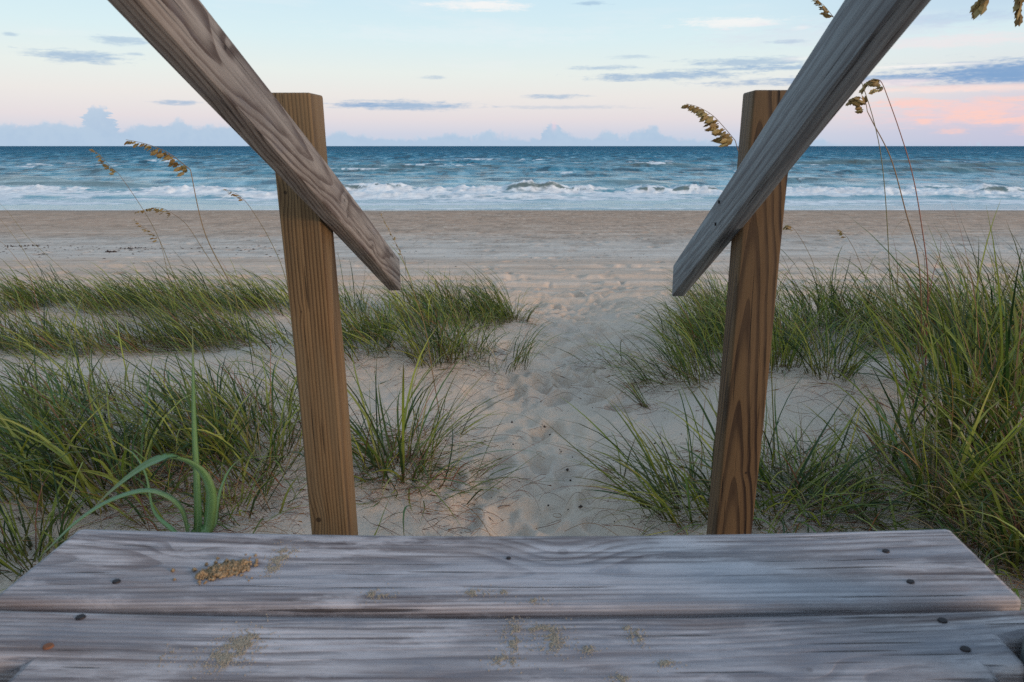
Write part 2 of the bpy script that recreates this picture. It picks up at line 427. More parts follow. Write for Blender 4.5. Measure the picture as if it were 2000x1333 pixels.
# ---------------------------------------------------------------- sea
def make_sea():
    ys = np.concatenate([np.arange(37.0, 62, 0.13), 1 / np.linspace(1 / 62.0, 1 / 2500.0, 430), np.array([4000, 8000, 20000])])
    core = np.linspace(-0.86, 0.74, 760)
    u = np.concatenate([[-12, -5, -2.5, -1.5, -1.1, -.95], core, [.85, 1.0, 1.3, 2.5, 5, 12]])
    Y = np.repeat(ys[:, None], len(u), 1); X = u[None, :] * Y
    r = np.random.default_rng(5)
    Z = np.zeros_like(X); dYg = np.gradient(ys)[:, None]
    for k in range(46):
        L = 1.6 * (26 / 1.6) ** (k / 45) * r.uniform(.9, 1.1)
        th = r.normal(0, .42 if L < 9 else .25); kx, ky = math.sin(th) * 2 * math.pi / L, math.cos(th) * 2 * math.pi / L
        A = 0.0085 * L ** 0.80 * r.uniform(.6, 1.3)
        fade = np.clip(1.6 - dYg / (L * .35), 0.0, 1)
        if L > 8: fade = np.maximum(fade, .5)
        amod = 0.6 + 0.7 * vnoise(X / (L * 5) + k * 3.7, Y / (L * 5), k)
        s = np.sin(kx * X + ky * Y + r.uniform(0, 6.28) + 1.2 * vnoise(X / (L * 4), Y / (L * 4), k + 60))
        Z += A * fade * amod * (s - 0.35 * (1 - s * s) * -1 * .5)
    depthfade = sstep(Y, 42, 66) * 0.85 + .15 * sstep(Y, 38.5, 43)
    Z *= depthfade
    foam = np.zeros_like(X); face = np.zeros_like(X)
    # main line of breakers
    def xpx(px, D): return (px - PX0) / F_PX * (D * .965 + .84)
    Dc = 52.0 + 1.6 * fbm(X * .035, X * 0 + 2, 3, 71)
    rough = fbm(X * 1.1, Y * 1.1, 5, 72, .62)
    env = np.zeros_like(X)      # unbroken faces
    for px, w, hh in ((720, 5.2, .55), (1052, 2.6, .68), (1130, 1.2, .4), (1270, 2.2, .45), (1330, 1.4, .5), (1905, 2.2, .5), (1370, .9, .5), (2050, 4, .5)):
        env = np.maximum(env, hh * np.exp(-(np.abs((X - xpx(px, 53.5)) / w)) ** 3))
    broken = 0.22 + 0.16 * fbm(X * .16, X * 0, 3, 75)
    bh = np.maximum(env, np.clip(broken, .1, 1))
    unb0 = 1.0
    s = Y - Dc
    prof = np.where(s > 0, np.exp(-(s / 2.8) ** 2), np.exp(-(np.abs(s) / 0.75) ** 2.2))
    prof = prof * (1 + .35 * rough * unb0)
    Z += bh * prof
    unb = sstep(env + .35 * fbm(X * .9, Y * .9, 4, 73, .6), .22, .46)
    face = np.maximum(face, unb * np.exp(-((s + .35) / .8) ** 2))
    # crest foam, foam apron
    apron = (1 - sstep(Y, Dc - 0.9, Dc - 0.2)) * sstep(Y, 39.6, 41.2)
    lace = 0.5 + 0.55 * fbm(X * .45, Y * 1.1, 5, 81, .6)
    foam = np.maximum(foam, apron * np.clip(.46 + .8 * fbm(X * .22, Y * .6, 4, 83, .6) + .38 * sstep(Y, 45, 51), 0, 1))
    foam = np.maximum(foam, np.exp(-((s - .15) / (.35 + .5 * (1 - unb))) ** 2) * (1 - .25 * unb) * sstep(rough, -.75, -.1) * sstep(bh, .14, .26))
    foam = np.maximum(foam, (1 - unb) * (s > -1.6) * (s < .6) * sstep(bh, .14, .3) * (0.75 + .4 * rough))
    Z += foam * np.clip(rough, -.6, 1) * 0.20 * np.exp(-(s / 2.4) ** 2) + foam * 0.03 * rough
    # foam streaks on the face
    foam = np.maximum(foam, face * sstep(fbm(X * 1.6, Y * .9, 4, 90, .65), .05, .30) * .85)
    foam = np.maximum(foam, unb * np.exp(-((s - .25) / .5) ** 2) * (.75 + .5 * rough))
    # second line close inshore
    D2 = 47.0 + 1.5 * fbm(X * .06, X * 0 + 5, 3, 95)
    s2 = Y - D2
    h2 = np.clip(.16 + .28 * fbm(X * .11, X * 0 + 9, 3, 96), 0, .5)
    Z += h2 * np.where(s2 > 0, np.exp(-(s2 / 1.6) ** 2), np.exp(-(s2 / .5) ** 2)) * (1 + .5 * rough)
    foam = np.maximum(foam, np.exp(-(s2 / .7) ** 2) * sstep(h2, .1, .25) * (.8 + .4 * rough))
    gap = np.exp(-((Y - (43.2 + .8 * fbm(X * .05, X * 0 + 15, 2, 97))) / .6) ** 2) * sstep(fbm(X * .06, X * 0 + 1, 3, 98), -.35, .1)
    foam = foam * (1 - .6 * gap)
    # swells farther out: some whitecapped
    for px, py, w, hh, fo in ((110, 371, 8, .6, .0), (20, 366, 6, .5, .1), (1270, 329, 7.5, .55, .0), (1340, 328, 6.5, .45, .9), (690, 335, 10, .3, .85), (760, 333, 10, .35, .3),
                              (1830, 340, 9, .4, .1), (1950, 326, 12, .6, .1), (930, 329, 8, .35, .2), (480, 331, 5, .2, .8), (1250, 367, 3.4, .45, .0), (1125, 366, 2.6, .4, .0),
                              (1560, 357, 5, .3, .2), (1880, 375, 3, .3, .8), (230, 342, 6, .3, .2), (1650, 322, 20, .6, .0), (420, 309, 14, .35, .3)):
        dd = ray(px, py); k = (SEA_Z - CAM_Z) / dd[2]; cx, cy = dd[0] * k, dd[1] * k
        if cy < 56: cy = max(cy, 56.5)
        e = hh * np.exp(-(np.abs((X - cx) / w)) ** 3)
        ds = Y - cy - .6 * fbm(X * .1 + px, X * 0, 2, 5)
        sc = max(1.0, cy / 75)
        Z += e * np.where(ds > 0, np.exp(-(ds / (3 * sc)) ** 2), np.exp(-(ds / (1.2 * sc)) ** 2))
        face = np.maximum(face, .75 * np.clip(e * 2, 0, 1) * np.exp(-((ds + .8 * sc) / (1.2 * sc)) ** 2))
        foam = np.maximum(foam, fo * np.clip(e * 3, 0, 1) * np.exp(-((ds - .1) / (.9 * sc)) ** 2) * sstep(rough, -.5, .1))
    # scattered caps
    cap = sstep(fbm(X * .05, Y * .035, 2, 120) + Z * .6, .46, .62) * sstep(Y, 58, 70) * (1 - sstep(Y, 160, 260))
    foam = np.maximum(foam, cap * .6 * sstep(fbm(X * .6, Y * .4, 3, 121), .05, .35))
    # waterline and swash
    edge = 38.3 + 1.1 * fbm(X * .06, X * 0, 3, 130)
    foam = np.maximum(foam, np.exp(-((Y - edge) / .30) ** 2) * .75)
    Z = np.where(Y < 41, Z * sstep(Y, 37.5, 41), Z)
    Z = Z + SEA_Z - 0.05 * (1 - sstep(Y, edge - .5, edge))
    me = np_mesh('sea', np.stack([X, Y, Z], -1).reshape(-1, 3), grid_faces(len(ys), len(u)))
    set_float(me, 'foam', foam); set_float(me, 'face', np.clip(face, 0, 1))
    m, b = material('sea_water')
    P = geo_pos(); x, y, z = xyz(P)
    fo = E(attr('foam', 2)); fa = E(attr('face', 2))
    t = (y / 700).sat().sqrt()
    c = ramp(t, [(0.0, (.13, .25, .30)), (.23, (.13, .28, .33)), (.29, (.11, .29, .365)), (.42, (.065, .235, .33)), (.7, (.032, .17, .27)), (1.0, (.020, .12, .205))])
    sx = noise(comb(x * .02, y * .05, 0), 1, 4, .6)
    c = mix(sx.step(.4, .66) * .4, c, (.04, .20, .25))
    ch = noise(comb(x * .28, y * .14, 3), 1, 8, .74)
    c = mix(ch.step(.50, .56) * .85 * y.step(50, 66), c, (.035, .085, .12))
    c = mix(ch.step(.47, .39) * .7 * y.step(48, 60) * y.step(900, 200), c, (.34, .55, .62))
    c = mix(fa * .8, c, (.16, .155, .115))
    n = noise(comb(x * 1.3, y * 2.2, z * 2), 1, 6, .65)
    n2 = noise(comb(x * .5, y * .9, z), 1, 5, .6)
    f = (fo * 1.25 + (n - .5) * 1.3 + (n2 - .5) * .8 - .1).step(.22, .72) * fo.step(.02, .2)
    fc = mix(n.step(.35, .65), (.62, .63, .64), (.86, .85, .83))
    c = mix(f, c, fc)
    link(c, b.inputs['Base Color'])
    link((f * .7 + .16 + y.step(60, 300) * .4).min(1.0), b.inputs['Roughness'])
    b.inputs['IOR'].default_value = 1.333
    link((1 - f) * (y.step(44, 90) * -.49 + .5), b.inputs['Specular IOR Level'])
    w1 = noise(comb(x * 1.5, y * 1.1, 0), 1, 5, .65)
    w2 = noise(comb(x * .22, y * .30, 4), 1, 5, .62)
    w3 = noise(comb(x * .045, y * .09, 4), 1, 5, .65)
    nb = bump(w1, .5, .10)
    nb = bump(w2 * y.step(42, 60), .8, .75, nb)
    nb = bump(w3 * y.step(90, 300), .9, 3.2, nb)
    link(nb, b.inputs['Normal'])
    o = link_mesh('sea', me, m)
    tag(o, 'blue sea with choppy swell and white surf breaking on the beach', 'sea', kind='structure')
make_sea()

# ---------------------------------------------------------------- wood
def wood(name, light, dark, scale=90.0, centre=(0.0, 0.3), tilt=0.02, rough=.8, knots=(), axis=0, kax=0, contrast=1.0, grey=None, greyamt=0.0,
         streaks=0.5, stain=None, side=None, blotch=0, kcore=.8, seed=0.0, wobble=0.012, bumpy=.5, holes=(), sharp=.5):
    """growth-ring wood; the board's length is its local axis (0 = x, 1 = y, 2 = z). knots: (along, across, size)"""
    m, b = material(name)
    p = xyz(obj_pos())
    L = p[axis]; others = [p[i] for i in range(3) if i != axis]
    A, B = others
    wl = noise(comb(L * 2.2 + seed, A * 5, B * 5), 1, 3, .5) - .5
    wl2 = noise(comb(L * 9 + seed, A * 30, B * 30), 1, 3, .5) - .5
    a = A - centre[0] + wl * wobble * 2 + wl2 * wobble * .25
    r = (a * a + (B - centre[1]) * (B - centre[1])).sqrt() + L * tilt + wl * wobble * 1.2
    kmask = None
    for kl, ka, ks in knots:
        dl = (L - kl) * .55; da = others[kax] - ka
        d = (dl * dl + da * da).sqrt()
        r = r + gauss(d / (ks * 2.6)) * ks * .9
        dd = ((L - kl) * (L - kl) + da * da).sqrt()
        k = (dd + wl2 * ks * .5).step(ks * .62, ks * .35)
        kmask = k if kmask is None else kmask.max(k)
    ring = (r * scale).fract()
    late = ring.step(.35, .85) * ring.step(1.0, .93)
    varn = noise(comb(L * 1.2, r * scale * .5, seed), 1, 2)
    late = (late * (.45 + varn * 1.0) * contrast).sat()
    fib = noise(comb(L * 9, A * 900 ** 1.0, B * 900) if axis == 0 else comb(*[(p[i] * (9 if i == axis else 700)) for i in range(3)]), 1, 3, .6)
    fib2 = noise(comb(*[(p[i] * (3 if i == axis else 150) + seed) for i in range(3)]), 1, 3, .6)
    c = mix(late, light, dark)
    c = mix(fib.step(.45, .72) * streaks * .5, c, tuple(v * .62 for v in dark))
    c = mix(fib2.step(.48, .66) * streaks * .7, c, tuple(v * .8 for v in dark))
    c = mix(fib2.step(.45, .28) * streaks * .35, c, tuple(min(1, v * 1.3) for v in light))
    fib3 = noise(comb(*[(p[i] * (1.6 if i == axis else 46) + seed * 2) for i in range(3)]), 1, 5, .72)
    c = mix(fib3.step(.50, .62) * streaks * .65, c, tuple(v * .9 for v in dark))
    c = mix(fib3.step(.47, .38) * streaks * .5, c, tuple(min(1, v * 1.5) for v in light))
    if blotch:
        bn = noise(comb(*[(p[i] * (9 if i == axis else 30) + seed * 3) for i in range(3)]), 1, 5, .7)
        bn2 = noise(comb(*[(p[i] * (5 if i == axis else 11) + seed * 5) for i in range(3)]), 1, 4, .6)
        c = mix(bn.step(.50, .66) * blotch * .6, c, tuple(v * 1.3 for v in light))
        c = mix(bn2.step(.50, .62) * blotch * .45, c, (.20, .145, .13))
        c = mix(bn.step(.46, .36) * blotch * .45, c, (.19, .175, .195))
    if grey:
        gn = noise(comb(*[(p[i] * (2.0 if i == axis else 14) + seed + 4) for i in range(3)]), 1, 4, .6)
        c = mix(gn.step(.38, .64) * greyamt, c, grey)
    if stain:
        sn = noise(comb(*[(p[i] * (3.5 if i == axis else 18) + seed + 9) for i in range(3)]), 1, 4, .6)
        c = mix(sn.step(.52, .72) * .6, c, stain)
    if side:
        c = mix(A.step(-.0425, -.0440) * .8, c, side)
    if kmask is not None:
        c = mix(kmask * kcore, c, tuple(v * .42 for v in dark))
    # weather cracks along the grain
    cr = noise(comb(*[(p[i] * (4 if i == axis else 210) + seed) for i in range(3)]), 1, 2, .5)
    crack = cr.step(.66, .72)
    c = mix(crack * .75, c, tuple(v * .25 for v in dark))
    link(c, b.inputs['Base Color'])
    b.inputs['Roughness'].default_value = rough
    b.inputs['Specular IOR Level'].default_value = .25
    h = late * -.5 + fib * .5 + fib2 * .5 - crack * 1.2
    link(bump(h, bumpy, .0016), b.inputs['Normal'])
    return m

def box_mesh(name, sx, sy, sz, bev=.004, seg=2, cuts=None, axis=0, func=None):
    """a bevelled box centred at the origin, cut along AXIS so that FUNC can warp it"""
    bm = bmesh.new()
    bmesh.ops.create_cube(bm, size=1)
    for v in bm.verts: v.co = Vector((v.co.x * sx, v.co.y * sy, v.co.z * sz))
    if cuts:
        ed = [e for e in bm.edges if abs((e.verts[0].co - e.verts[1].co)[axis]) > .5 * (sx, sy, sz)[axis]]
        bmesh.ops.subdivide_edges(bm, edges=ed, cuts=cuts, use_grid_fill=True)
    if bev:
        hard = [e for e in bm.edges if len(e.link_faces) == 2 and e.calc_face_angle() > .5]
        bmesh.ops.bevel(bm, geom=hard, offset=bev, segments=seg, affect='EDGES', profile=.5)
    if func:
        for v in bm.verts: v.co = Vector(func(*v.co))
    me = bpy.data.meshes.new(name); bm.to_mesh(me); bm.free()
    for p in me.polygons: p.use_smooth = True
    me.set_sharp_from_angle(angle=math.radians(40))
    return me

def poly_mesh(name, outline, thick, bev=.004, axis='z', func=None, cuts=0, ybis=()):
    """extrude a 2-D outline (x,y) downward by THICK (axis z) or a (y,z) outline along x"""
    bm = bmesh.new()
    if axis == 'z': vs = [bm.verts.new((x, y, 0)) for x, y in outline]
    else: vs = [bm.verts.new((0, x, y)) for x, y in outline]
    f = bm.faces.new(vs)
    r = bmesh.ops.extrude_face_region(bm, geom=[f])
    off = Vector((0, 0, -thick)) if axis == 'z' else Vector((thick, 0, 0))
    for g in r['geom']:
        if isinstance(g, bmesh.types.BMVert): g.co += off
    bmesh.ops.recalc_face_normals(bm, faces=bm.faces)
    if bev:
        hard = [e for e in bm.edges if len(e.link_faces) == 2 and e.calc_face_angle() > .5]
        bmesh.ops.bevel(bm, geom=hard, offset=bev, segments=3, affect='EDGES', profile=.5)
    for yb in ybis:
        bmesh.ops.bisect_plane(bm, geom=bm.verts[:] + bm.edges[:] + bm.faces[:], plane_co=(0, yb, 0), plane_no=(0, 1, 0))
    if cuts:
        xs = [v.co.x for v in bm.verts]; x0, x1 = min(xs), max(xs)
        for k in range(1, cuts):
            bmesh.ops.bisect_plane(bm, geom=bm.verts[:] + bm.edges[:] + bm.faces[:], plane_co=(x0 + (x1 - x0) * k / cuts, 0, 0), plane_no=(1, 0, 0))
    if func:
        for v in bm.verts: v.co = Vector(func(*v.co))
    me = bpy.data.meshes.new(name); bm.to_mesh(me); bm.free()
    for p in me.polygons: p.use_smooth = True
    me.set_sharp_from_angle(angle=math.radians(40))
    return me

stairs = empty('beach_stairs', (0, .6, 0))
tag(stairs, 'weathered wooden stairs with grey planks, two sloping handrails and tan posts', 'stairs')
def S(o):      # keep world placement under the empty
    o.parent = stairs; o.location = o.location - stairs.location; return o

DECK = CAM_Z - 0.42
XL, XR = -0.543, 0.455
deck_light, deck_dark = (.54, .465, .45), (.10, .062, .058)
M_deck_a = wood('weathered_deck_wood_a', deck_light, deck_dark, scale=260, centre=(.004, .085), tilt=.012, rough=.75, knots=((0.055, .030, .013), (-.36, .028, .006)), contrast=.55,
                grey=(.33, .335, .37), greyamt=.5, stain=(.27, .19, .17), seed=2.0, wobble=.006, streaks=.85, bumpy=1.0, blotch=1.0, kcore=.3)
M_deck_b = wood('weathered_deck_wood_b', deck_light, deck_dark, scale=230, centre=(-.020, .065), tilt=-.018, rough=.75, knots=((.26, -.01, .006),), contrast=.6,
                grey=(.26, .265, .30), greyamt=.5, stain=(.24, .17, .155), seed=13.0, wobble=.009, streaks=.85, bumpy=1.0, blotch=1.0, kcore=.3)
xc = (XL + XR) / 2
def sag(x, y, z): return (x, y + .0035 * ((x / .5) ** 2), z - .0075 * (1 - min(1, (x / .5) ** 2)))
def outline_board(y0, y1, x0, x1): return [(x0, y0), (x1, y0), (x1, y1), (x0, y1)]
def deck_board(yc, w, mat, outline=None, label=None, z=DECK, name='plank', bow=True, x0=XL, x1=XR):
    o = outline or outline_board(-w / 2, w / 2, x0 - xc, x1 - xc)
    me = poly_mesh(name, o, .038, .0085, func=sag if bow else None, cuts=16, ybis=(0,) if outline is None else (.506 - .5195, .512 - .5195, .545 - .5195))
    for p in me.polygons:
        if p.normal.z > .998: p.use_smooth = False
    ob = link_mesh(name, me, mat, loc=Vector((xc, yc, z)))
    if label: ob['label'] = label
    return S(ob)
b1 = deck_board(.6645, .137, M_deck_a, label='far weathered grey plank with the heap of sand')
# second plank, notched round the two near posts
yc2 = .5195
o2 = [(-.451 - xc, .449 - yc2), (.370 - xc, .449 - yc2), (.370 - xc, .506 - yc2), (.402 - xc, .506 - yc2), (.402 - xc, .545 - yc2), (XR - xc, .545 - yc2), (XR - xc, .5852 - yc2),
      (XL - xc, .5852 - yc2), (XL - xc, .512 - yc2), (-.451 - xc, .512 - yc2)]
b2 = deck_board(yc2, .139, M_deck_b, outline=o2, label='near weathered grey plank notched round the posts')
for k in range(6):
    deck_board(.375 - k * .146, .139, (M_deck_a, M_deck_b)[k % 2], x0=XL + (.09 if k == 0 else 0), x1=XR - (.08 if k == 0 else 0))
# steps
for k, (yn, z) in enumerate(((1.01, DECK - .2075), (1.29, DECK - .415), (1.56, DECK - .6225))):
    for j in (0, 1):
        deck_board(yn - .07 - j * .145, .139, (M_deck_b, M_deck_a)[(j + k) % 2], z=z, bow=False, x0=-.495, x1=.385)

M_post_l = wood('tan_post_wood_straight_grain', (.225, .132, .060), (.066, .033, .014), scale=125, centre=(.62, .05), tilt=.006, axis=2, contrast=.9, seed=3, wobble=.003, streaks=.35,
                knots=((-.13, -.026, .011), (.65, -.030, .009), (.388, -.020, .004)), rough=.7, grey=(.18, .125, .07), greyamt=.5)
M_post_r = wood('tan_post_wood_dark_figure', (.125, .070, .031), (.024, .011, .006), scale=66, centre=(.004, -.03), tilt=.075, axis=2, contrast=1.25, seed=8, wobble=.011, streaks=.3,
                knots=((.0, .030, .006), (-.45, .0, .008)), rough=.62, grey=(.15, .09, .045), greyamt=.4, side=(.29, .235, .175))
M_rail_l = wood('weathered_rail_wood_brown_grey', (.36, .295, .25), (.095, .058, .044), scale=150, centre=(-.065, .012), tilt=.022, axis=1, contrast=.85, seed=5, wobble=.010, streaks=.55, blotch=.5,
                knots=((.36, .012, .007), (-.22, .022, .009), (.62, -.01, .007)), kax=1, rough=.75)
M_rail_r = wood('weathered_rail_wood_blue_grey', (.235, .25, .262), (.085, .073, .078), scale=110, centre=(.09, .05), tilt=.018, axis=1, contrast=.5, seed=11, wobble=.004, streaks=.6,
                knots=(), rough=.75)
M_post_g = wood('weathered_grey_post_wood', (.15, .165, .16), (.08, .08, .075), scale=100, centre=(.02, .4), tilt=.01, axis=2, contrast=.6, seed=15, wobble=.004, streaks=.6)
M_nail, nb_ = material('rusty_nail_steel'); nb_.inputs['Base Color'].default_value = (.035, .028, .03, 1); nb_.inputs['Metallic'].default_value = .6; nb_.inputs['Roughness'].default_value = .6
M_rust, nb_ = material('orange_rust'); nb_.inputs['Base Color'].default_value = (.22, .085, .04, 1); nb_.inputs['Roughness'].default_value = .9
M_hole, nb_ = material('dark_screw_hole'); nb_.inputs['Base Color'].default_value = (.02, .016, .016, 1); nb_.inputs['Roughness'].default_value = 1

def post(name, x0, x1, y0, z0, z1, mat, lean_x=0.0, label=None, lean0=0.0):
    h = z1 - z0
    def f(x, y, z):
        t = (z + h / 2) / h
        w = .0012 * math.sin(z * 7 + x * 10)
        return (x + lean_x * t + w, y, z)
    me = box_mesh(name, x1 - x0, .089, h, .005, 3, cuts=14, axis=2, func=f)
    # worn, slightly uneven top
    o = link_mesh(name, me, mat, loc=Vector(((x0 + x1) / 2, y0 + .0445, (z0 + z1) / 2)))
    if label: o['label'] = label
    return S(o)
PT = CAM_Z + .107
post('post', -.588, -.499, 1.566, -.35, PT, M_post_l, lean_x=-.004, label='left newel post of straight-grained tan wood')
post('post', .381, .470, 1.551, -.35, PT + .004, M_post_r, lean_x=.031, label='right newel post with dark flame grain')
post('post', -.591, -.502, .450, -.4, CAM_Z + .40, M_post_g)
post('post', .410, .499, .450, -.4, CAM_Z + .40, M_post_g, label='near right grey post')

def rail(name, xi, xo, y1, z1b, slope, mat, y0=.40, vert=.097, label=None):
    """xi..xo thickness, end (plumb cut) at y1 with its underside at z1b, rising towards the camera"""
    bm = bmesh.new()
    n = 14
    rows = []
    x0, x1 = min(xi, xo), max(xi, xo)
    for k in range(n + 1):
        y = y0 + (y1 - y0) * k / n; zb = z1b + (y1 - y) * slope
        wv = .0015 * math.sin(y * 5)
        rows.append([bm.verts.new((x0 + wv, y, zb)), bm.verts.new((x1 + wv, y, zb)), bm.verts.new((x1 + wv, y, zb + vert)), bm.verts.new((x0 + wv, y, zb + vert))])
    for a, b_ in zip(rows, rows[1:]):
        for j in range(4): bm.faces.new((a[j], a[(j + 1) % 4], b_[(j + 1) % 4], b_[j]))
    bm.faces.new(rows[0][::-1]); bm.faces.new(rows[-1])
    bmesh.ops.recalc_face_normals(bm, faces=bm.faces)
    hard = [e for e in bm.edges if len(e.link_faces) == 2 and e.calc_face_angle() > .5]
    bmesh.ops.bevel(bm, geom=hard, offset=.0035, segments=2, affect='EDGES', profile=.5)
    # local frame: y runs along the rail
    ang = math.atan(-slope); c = Vector(((x0 + x1) / 2, (y0 + y1) / 2, z1b + (y1 - (y0 + y1) / 2) * slope + vert / 2))
    Mx = Matrix.Translation(c) @ Matrix.Rotation(ang, 4, 'X')
    bm.transform(Mx.inverted())
    me = bpy.data.meshes.new(name); bm.to_mesh(me); bm.free()
    for p in me.polygons: p.use_smooth = True
    me.set_sharp_from_angle(angle=math.radians(40))
    o = link_mesh(name, me, mat); o.location = c; o.rotation_euler = (ang, 0, 0)
    if label: o['label'] = label
    return S(o)
rl = rail('handrail', -.461, -.499, 2.150, CAM_Z - .426, .457, M_rail_l, label='left handrail, brown-grey with dark grain lines')
rr = rail('handrail', .369, .407, 2.175, CAM_Z - .449, .447, M_rail_r, label='right handrail, blue-grey and smooth')

# stringers under the steps
for xs, lab in ((-.498, 'left'), (.350, 'right')):
    zs = DECK - .045
    out = [(.45, zs), (.735, zs), (.735, DECK - .2075 - .045), (1.01, DECK - .2075 - .045), (1.01, DECK - .415 - .045), (1.29, DECK - .415 - .045), (1.29, DECK - .6225 - .045),
           (1.56, DECK - .6225 - .045), (1.56, -.3), (1.25, -.3), (.45, DECK - .35)]
    me = poly_mesh('stringer', out, .036, .003, axis='x')
    S(link_mesh('stringer', me, M_post_g, loc=Vector((xs, 0, 0))))

# nails and screw holes, each in its board
def disc_mesh(name, r, depth, seg=14):
    bm = bmesh.new()
    bmesh.ops.create_cone(bm, segments=seg, radius1=r, radius2=r * .82, depth=depth, cap_ends=True)
    me = bpy.data.meshes.new(name); bm.to_mesh(me); bm.free(); return me
nail_me = disc_mesh('nail', .0042, .0024)
def deck_nail(board, px, py, mat=M_nail, s=1.0):
    d = ray(px, py); bx, by, bz = board.location + stairs.location
    k = -.424 / d[2]; x, y = d[0] * k, d[1] * k
    lx, ly, lz = sag(x - bx, y - by, 0)
    me = nail_me.copy() if False else nail_me
    o = bpy.data.objects.new('nail', me); COL.objects.link(o); o.parent = board
    o.location = (x - bx, y - by, lz + .0004); o.scale = (s * 1.15, s, 1)
    if not me.materials: me.materials.append(mat)
    o.material_slots[0].link = 'OBJECT'; o.material_slots[0].material = mat
for px, py in ((228, 1139), (1730, 1080), (1778, 1140), (993, 1086)): deck_nail(b1, px, py, s=.9 if px > 1000 or px < 500 else .6)
for px, py, m_ in ((158, 1209, M_nail), (95, 1266, M_rust), (1840, 1216, M_nail), (1885, 1272, M_nail)): deck_nail(b2, px, py, m_)
def rail_nail(rail_o, px, py, xplane, mat=M_hole, r=1.0):
    d = ray(px, py); k = xplane / d[0]
    w = Vector((xplane, d[1] * k, CAM_Z + d[2] * k)) - stairs.location
    o = bpy.data.objects.new('nail', nail_me); COL.objects.link(o); o.parent = rail_o
    Mr = Matrix.Translation(rail_o.location) @ Matrix.Rotation(rail_o.rotation_euler.x, 4, 'X')
    o.location = Mr.inverted() @ w; o.rotation_euler = (0, math.pi / 2, 0); o.scale = (r, r, 1)
    o.material_slots[0].link = 'OBJECT'; o.material_slots[0].material = mat
for px, py in ((665, 383), (678, 423)): rail_nail(rl, px, py, -.4608)
for px, py in ((1404, 395), (1397, 438)): rail_nail(rr, px, py, .3688)

# ---------------------------------------------------------------- sand spilt on the planks
def grain_mesh(name, pts, rad, mat, seed=0):
    r = np.random.default_rng(seed)
    base = np.array([[1, 0, 0], [-1, 0, 0], [0, 1, 0], [0, -1, 0], [0, 0, 1], [0, 0, -1]], float)
    fac = np.array([[0, 2, 4], [2, 1, 4], [1, 3, 4], [3, 0, 4], [2, 0, 5], [1, 2, 5], [3, 1, 5], [0, 3, 5]])
    n = len(pts)
    V = base[None] * (rad[:, None, None] * r.uniform(.6, 1.3, (n, 6, 1)))
    a = r.uniform(0, 6.28, n); ca, sa = np.cos(a)[:, None], np.sin(a)[:, None]
    x = V[:, :, 0] * ca - V[:, :, 1] * sa; y = V[:, :, 0] * sa + V[:, :, 1] * ca
    V = np.stack([x, y, V[:, :, 2]], -1) + pts[:, None, :]
    Fa = (fac[None] + (np.arange(n) * 6)[:, None, None]).reshape(-1, 3)
    return np_mesh(name, V.reshape(-1, 3), Fa, smooth=True)
M_grain, gb = material('damp_sand_grains')
gx, gy, gz = xyz(geo_pos())
gn = noise(comb(gx * 500, gy * 500, gz * 500), 1, 2)
link(mix(gn.step(.35, .65), (.21, .13, .065), (.40, .275, .155)), gb.inputs['Base Color']); gb.inputs['Roughness'].default_value = .95
M_dust, gb = material('dry_sand_grains')
gx, gy, gz = xyz(geo_pos())
gn = noise(comb(gx * 600, gy * 600, gz * 600), 1, 2)
link(mix(gn.step(.35, .65), (.33, .26, .185), (.46, .38, .285)), gb.inputs['Base Color']); gb.inputs['Roughness'].default_value = .95
def deck_xy(px, py):
    d = ray(px, py); k = -.424 / d[2]; return d[0] * k, d[1] * k
def deck_top(x): return DECK - .0075 * (1 - np.minimum(1, ((x - xc) / .5) ** 2))
def sand_patch(blobs, n, rmin, rmax, mat, label, height=.0, seed=1, name='sand_patch', kind='stuff', clump=.0):
    r = np.random.default_rng(seed); P = []
    tot = sum(b[2] * b[3] for b in blobs)
    for px, py, rx, ry, *rot in blobs:
        cx, cy = deck_xy(px, py)
        ex, _ = deck_xy(px + rx, py); _, ey = deck_xy(px, py - ry)
        k = int(n * rx * ry / tot)
        g = r.normal(0, .45, (k, 2)) if not clump else r.normal(0, .42, (k, 2))
        x = cx + g[:, 0] * (ex - cx) + g[:, 1] * (ex - cx) * (rot[0] if rot else 0); y = cy + g[:, 1] * (ey - cy)
        far = r.uniform(0, 1, k) < .18
        x = np.where(far, cx + g[:, 0] * (ex - cx) * 2.2, x); y = np.where(far, cy + g[:, 1] * (ey - cy) * 2.2, y)
        keep = (vnoise(x * 150, y * 150, seed) + .7 * vnoise(x * 420, y * 420, seed + 3) > -.25) | (far & (r.uniform(0, 1, k) < .5))
        if clump: keep = ~far | (r.uniform(0, 1, k) < .3)
        hh = height * np.exp(-(g ** 2).sum(1) * 2.0)
        z = deck_top(x) + r.uniform(0, 1, k) * hh
        P.append(np.stack([x, y, z], -1)[keep])
    P = np.concatenate(P); P = P[(P[:, 1] < .728) & (P[:, 1] > .45)]
    P = P[(P[:, 1] > .597) | (P[:, 1] < .584)]
    rad = r.uniform(rmin, rmax, len(P)) ** 1.0
    P[:, 2] += rad * .35
    o0 = Vector((float(P[:, 0].mean()), float(P[:, 1].mean()), float(DECK)))
    me = grain_mesh(name, P - np.array(o0), rad, mat, seed)
    o = link_mesh(name, me, mat, loc=o0)
    tag(o, label, 'sand', 'sand spilt on the planks', kind)
sand_patch([(455, 1110, 30, 12), (430, 1118, 30, 12), (475, 1106, 14, 9), (395, 1127, 12, 5)], 1500, .0008, .0030, M_grain, 'small damp golden heap of crumbled sand on the far plank', height=.0055, seed=3, name='sand_heap', kind='thing', clump=1)
sand_patch([(552, 1082, 17, 13), (535, 1103, 13, 14)], 1600, .0003, .0009, M_dust, 'pale sand print on the far plank just right of the golden sand heap', seed=4)
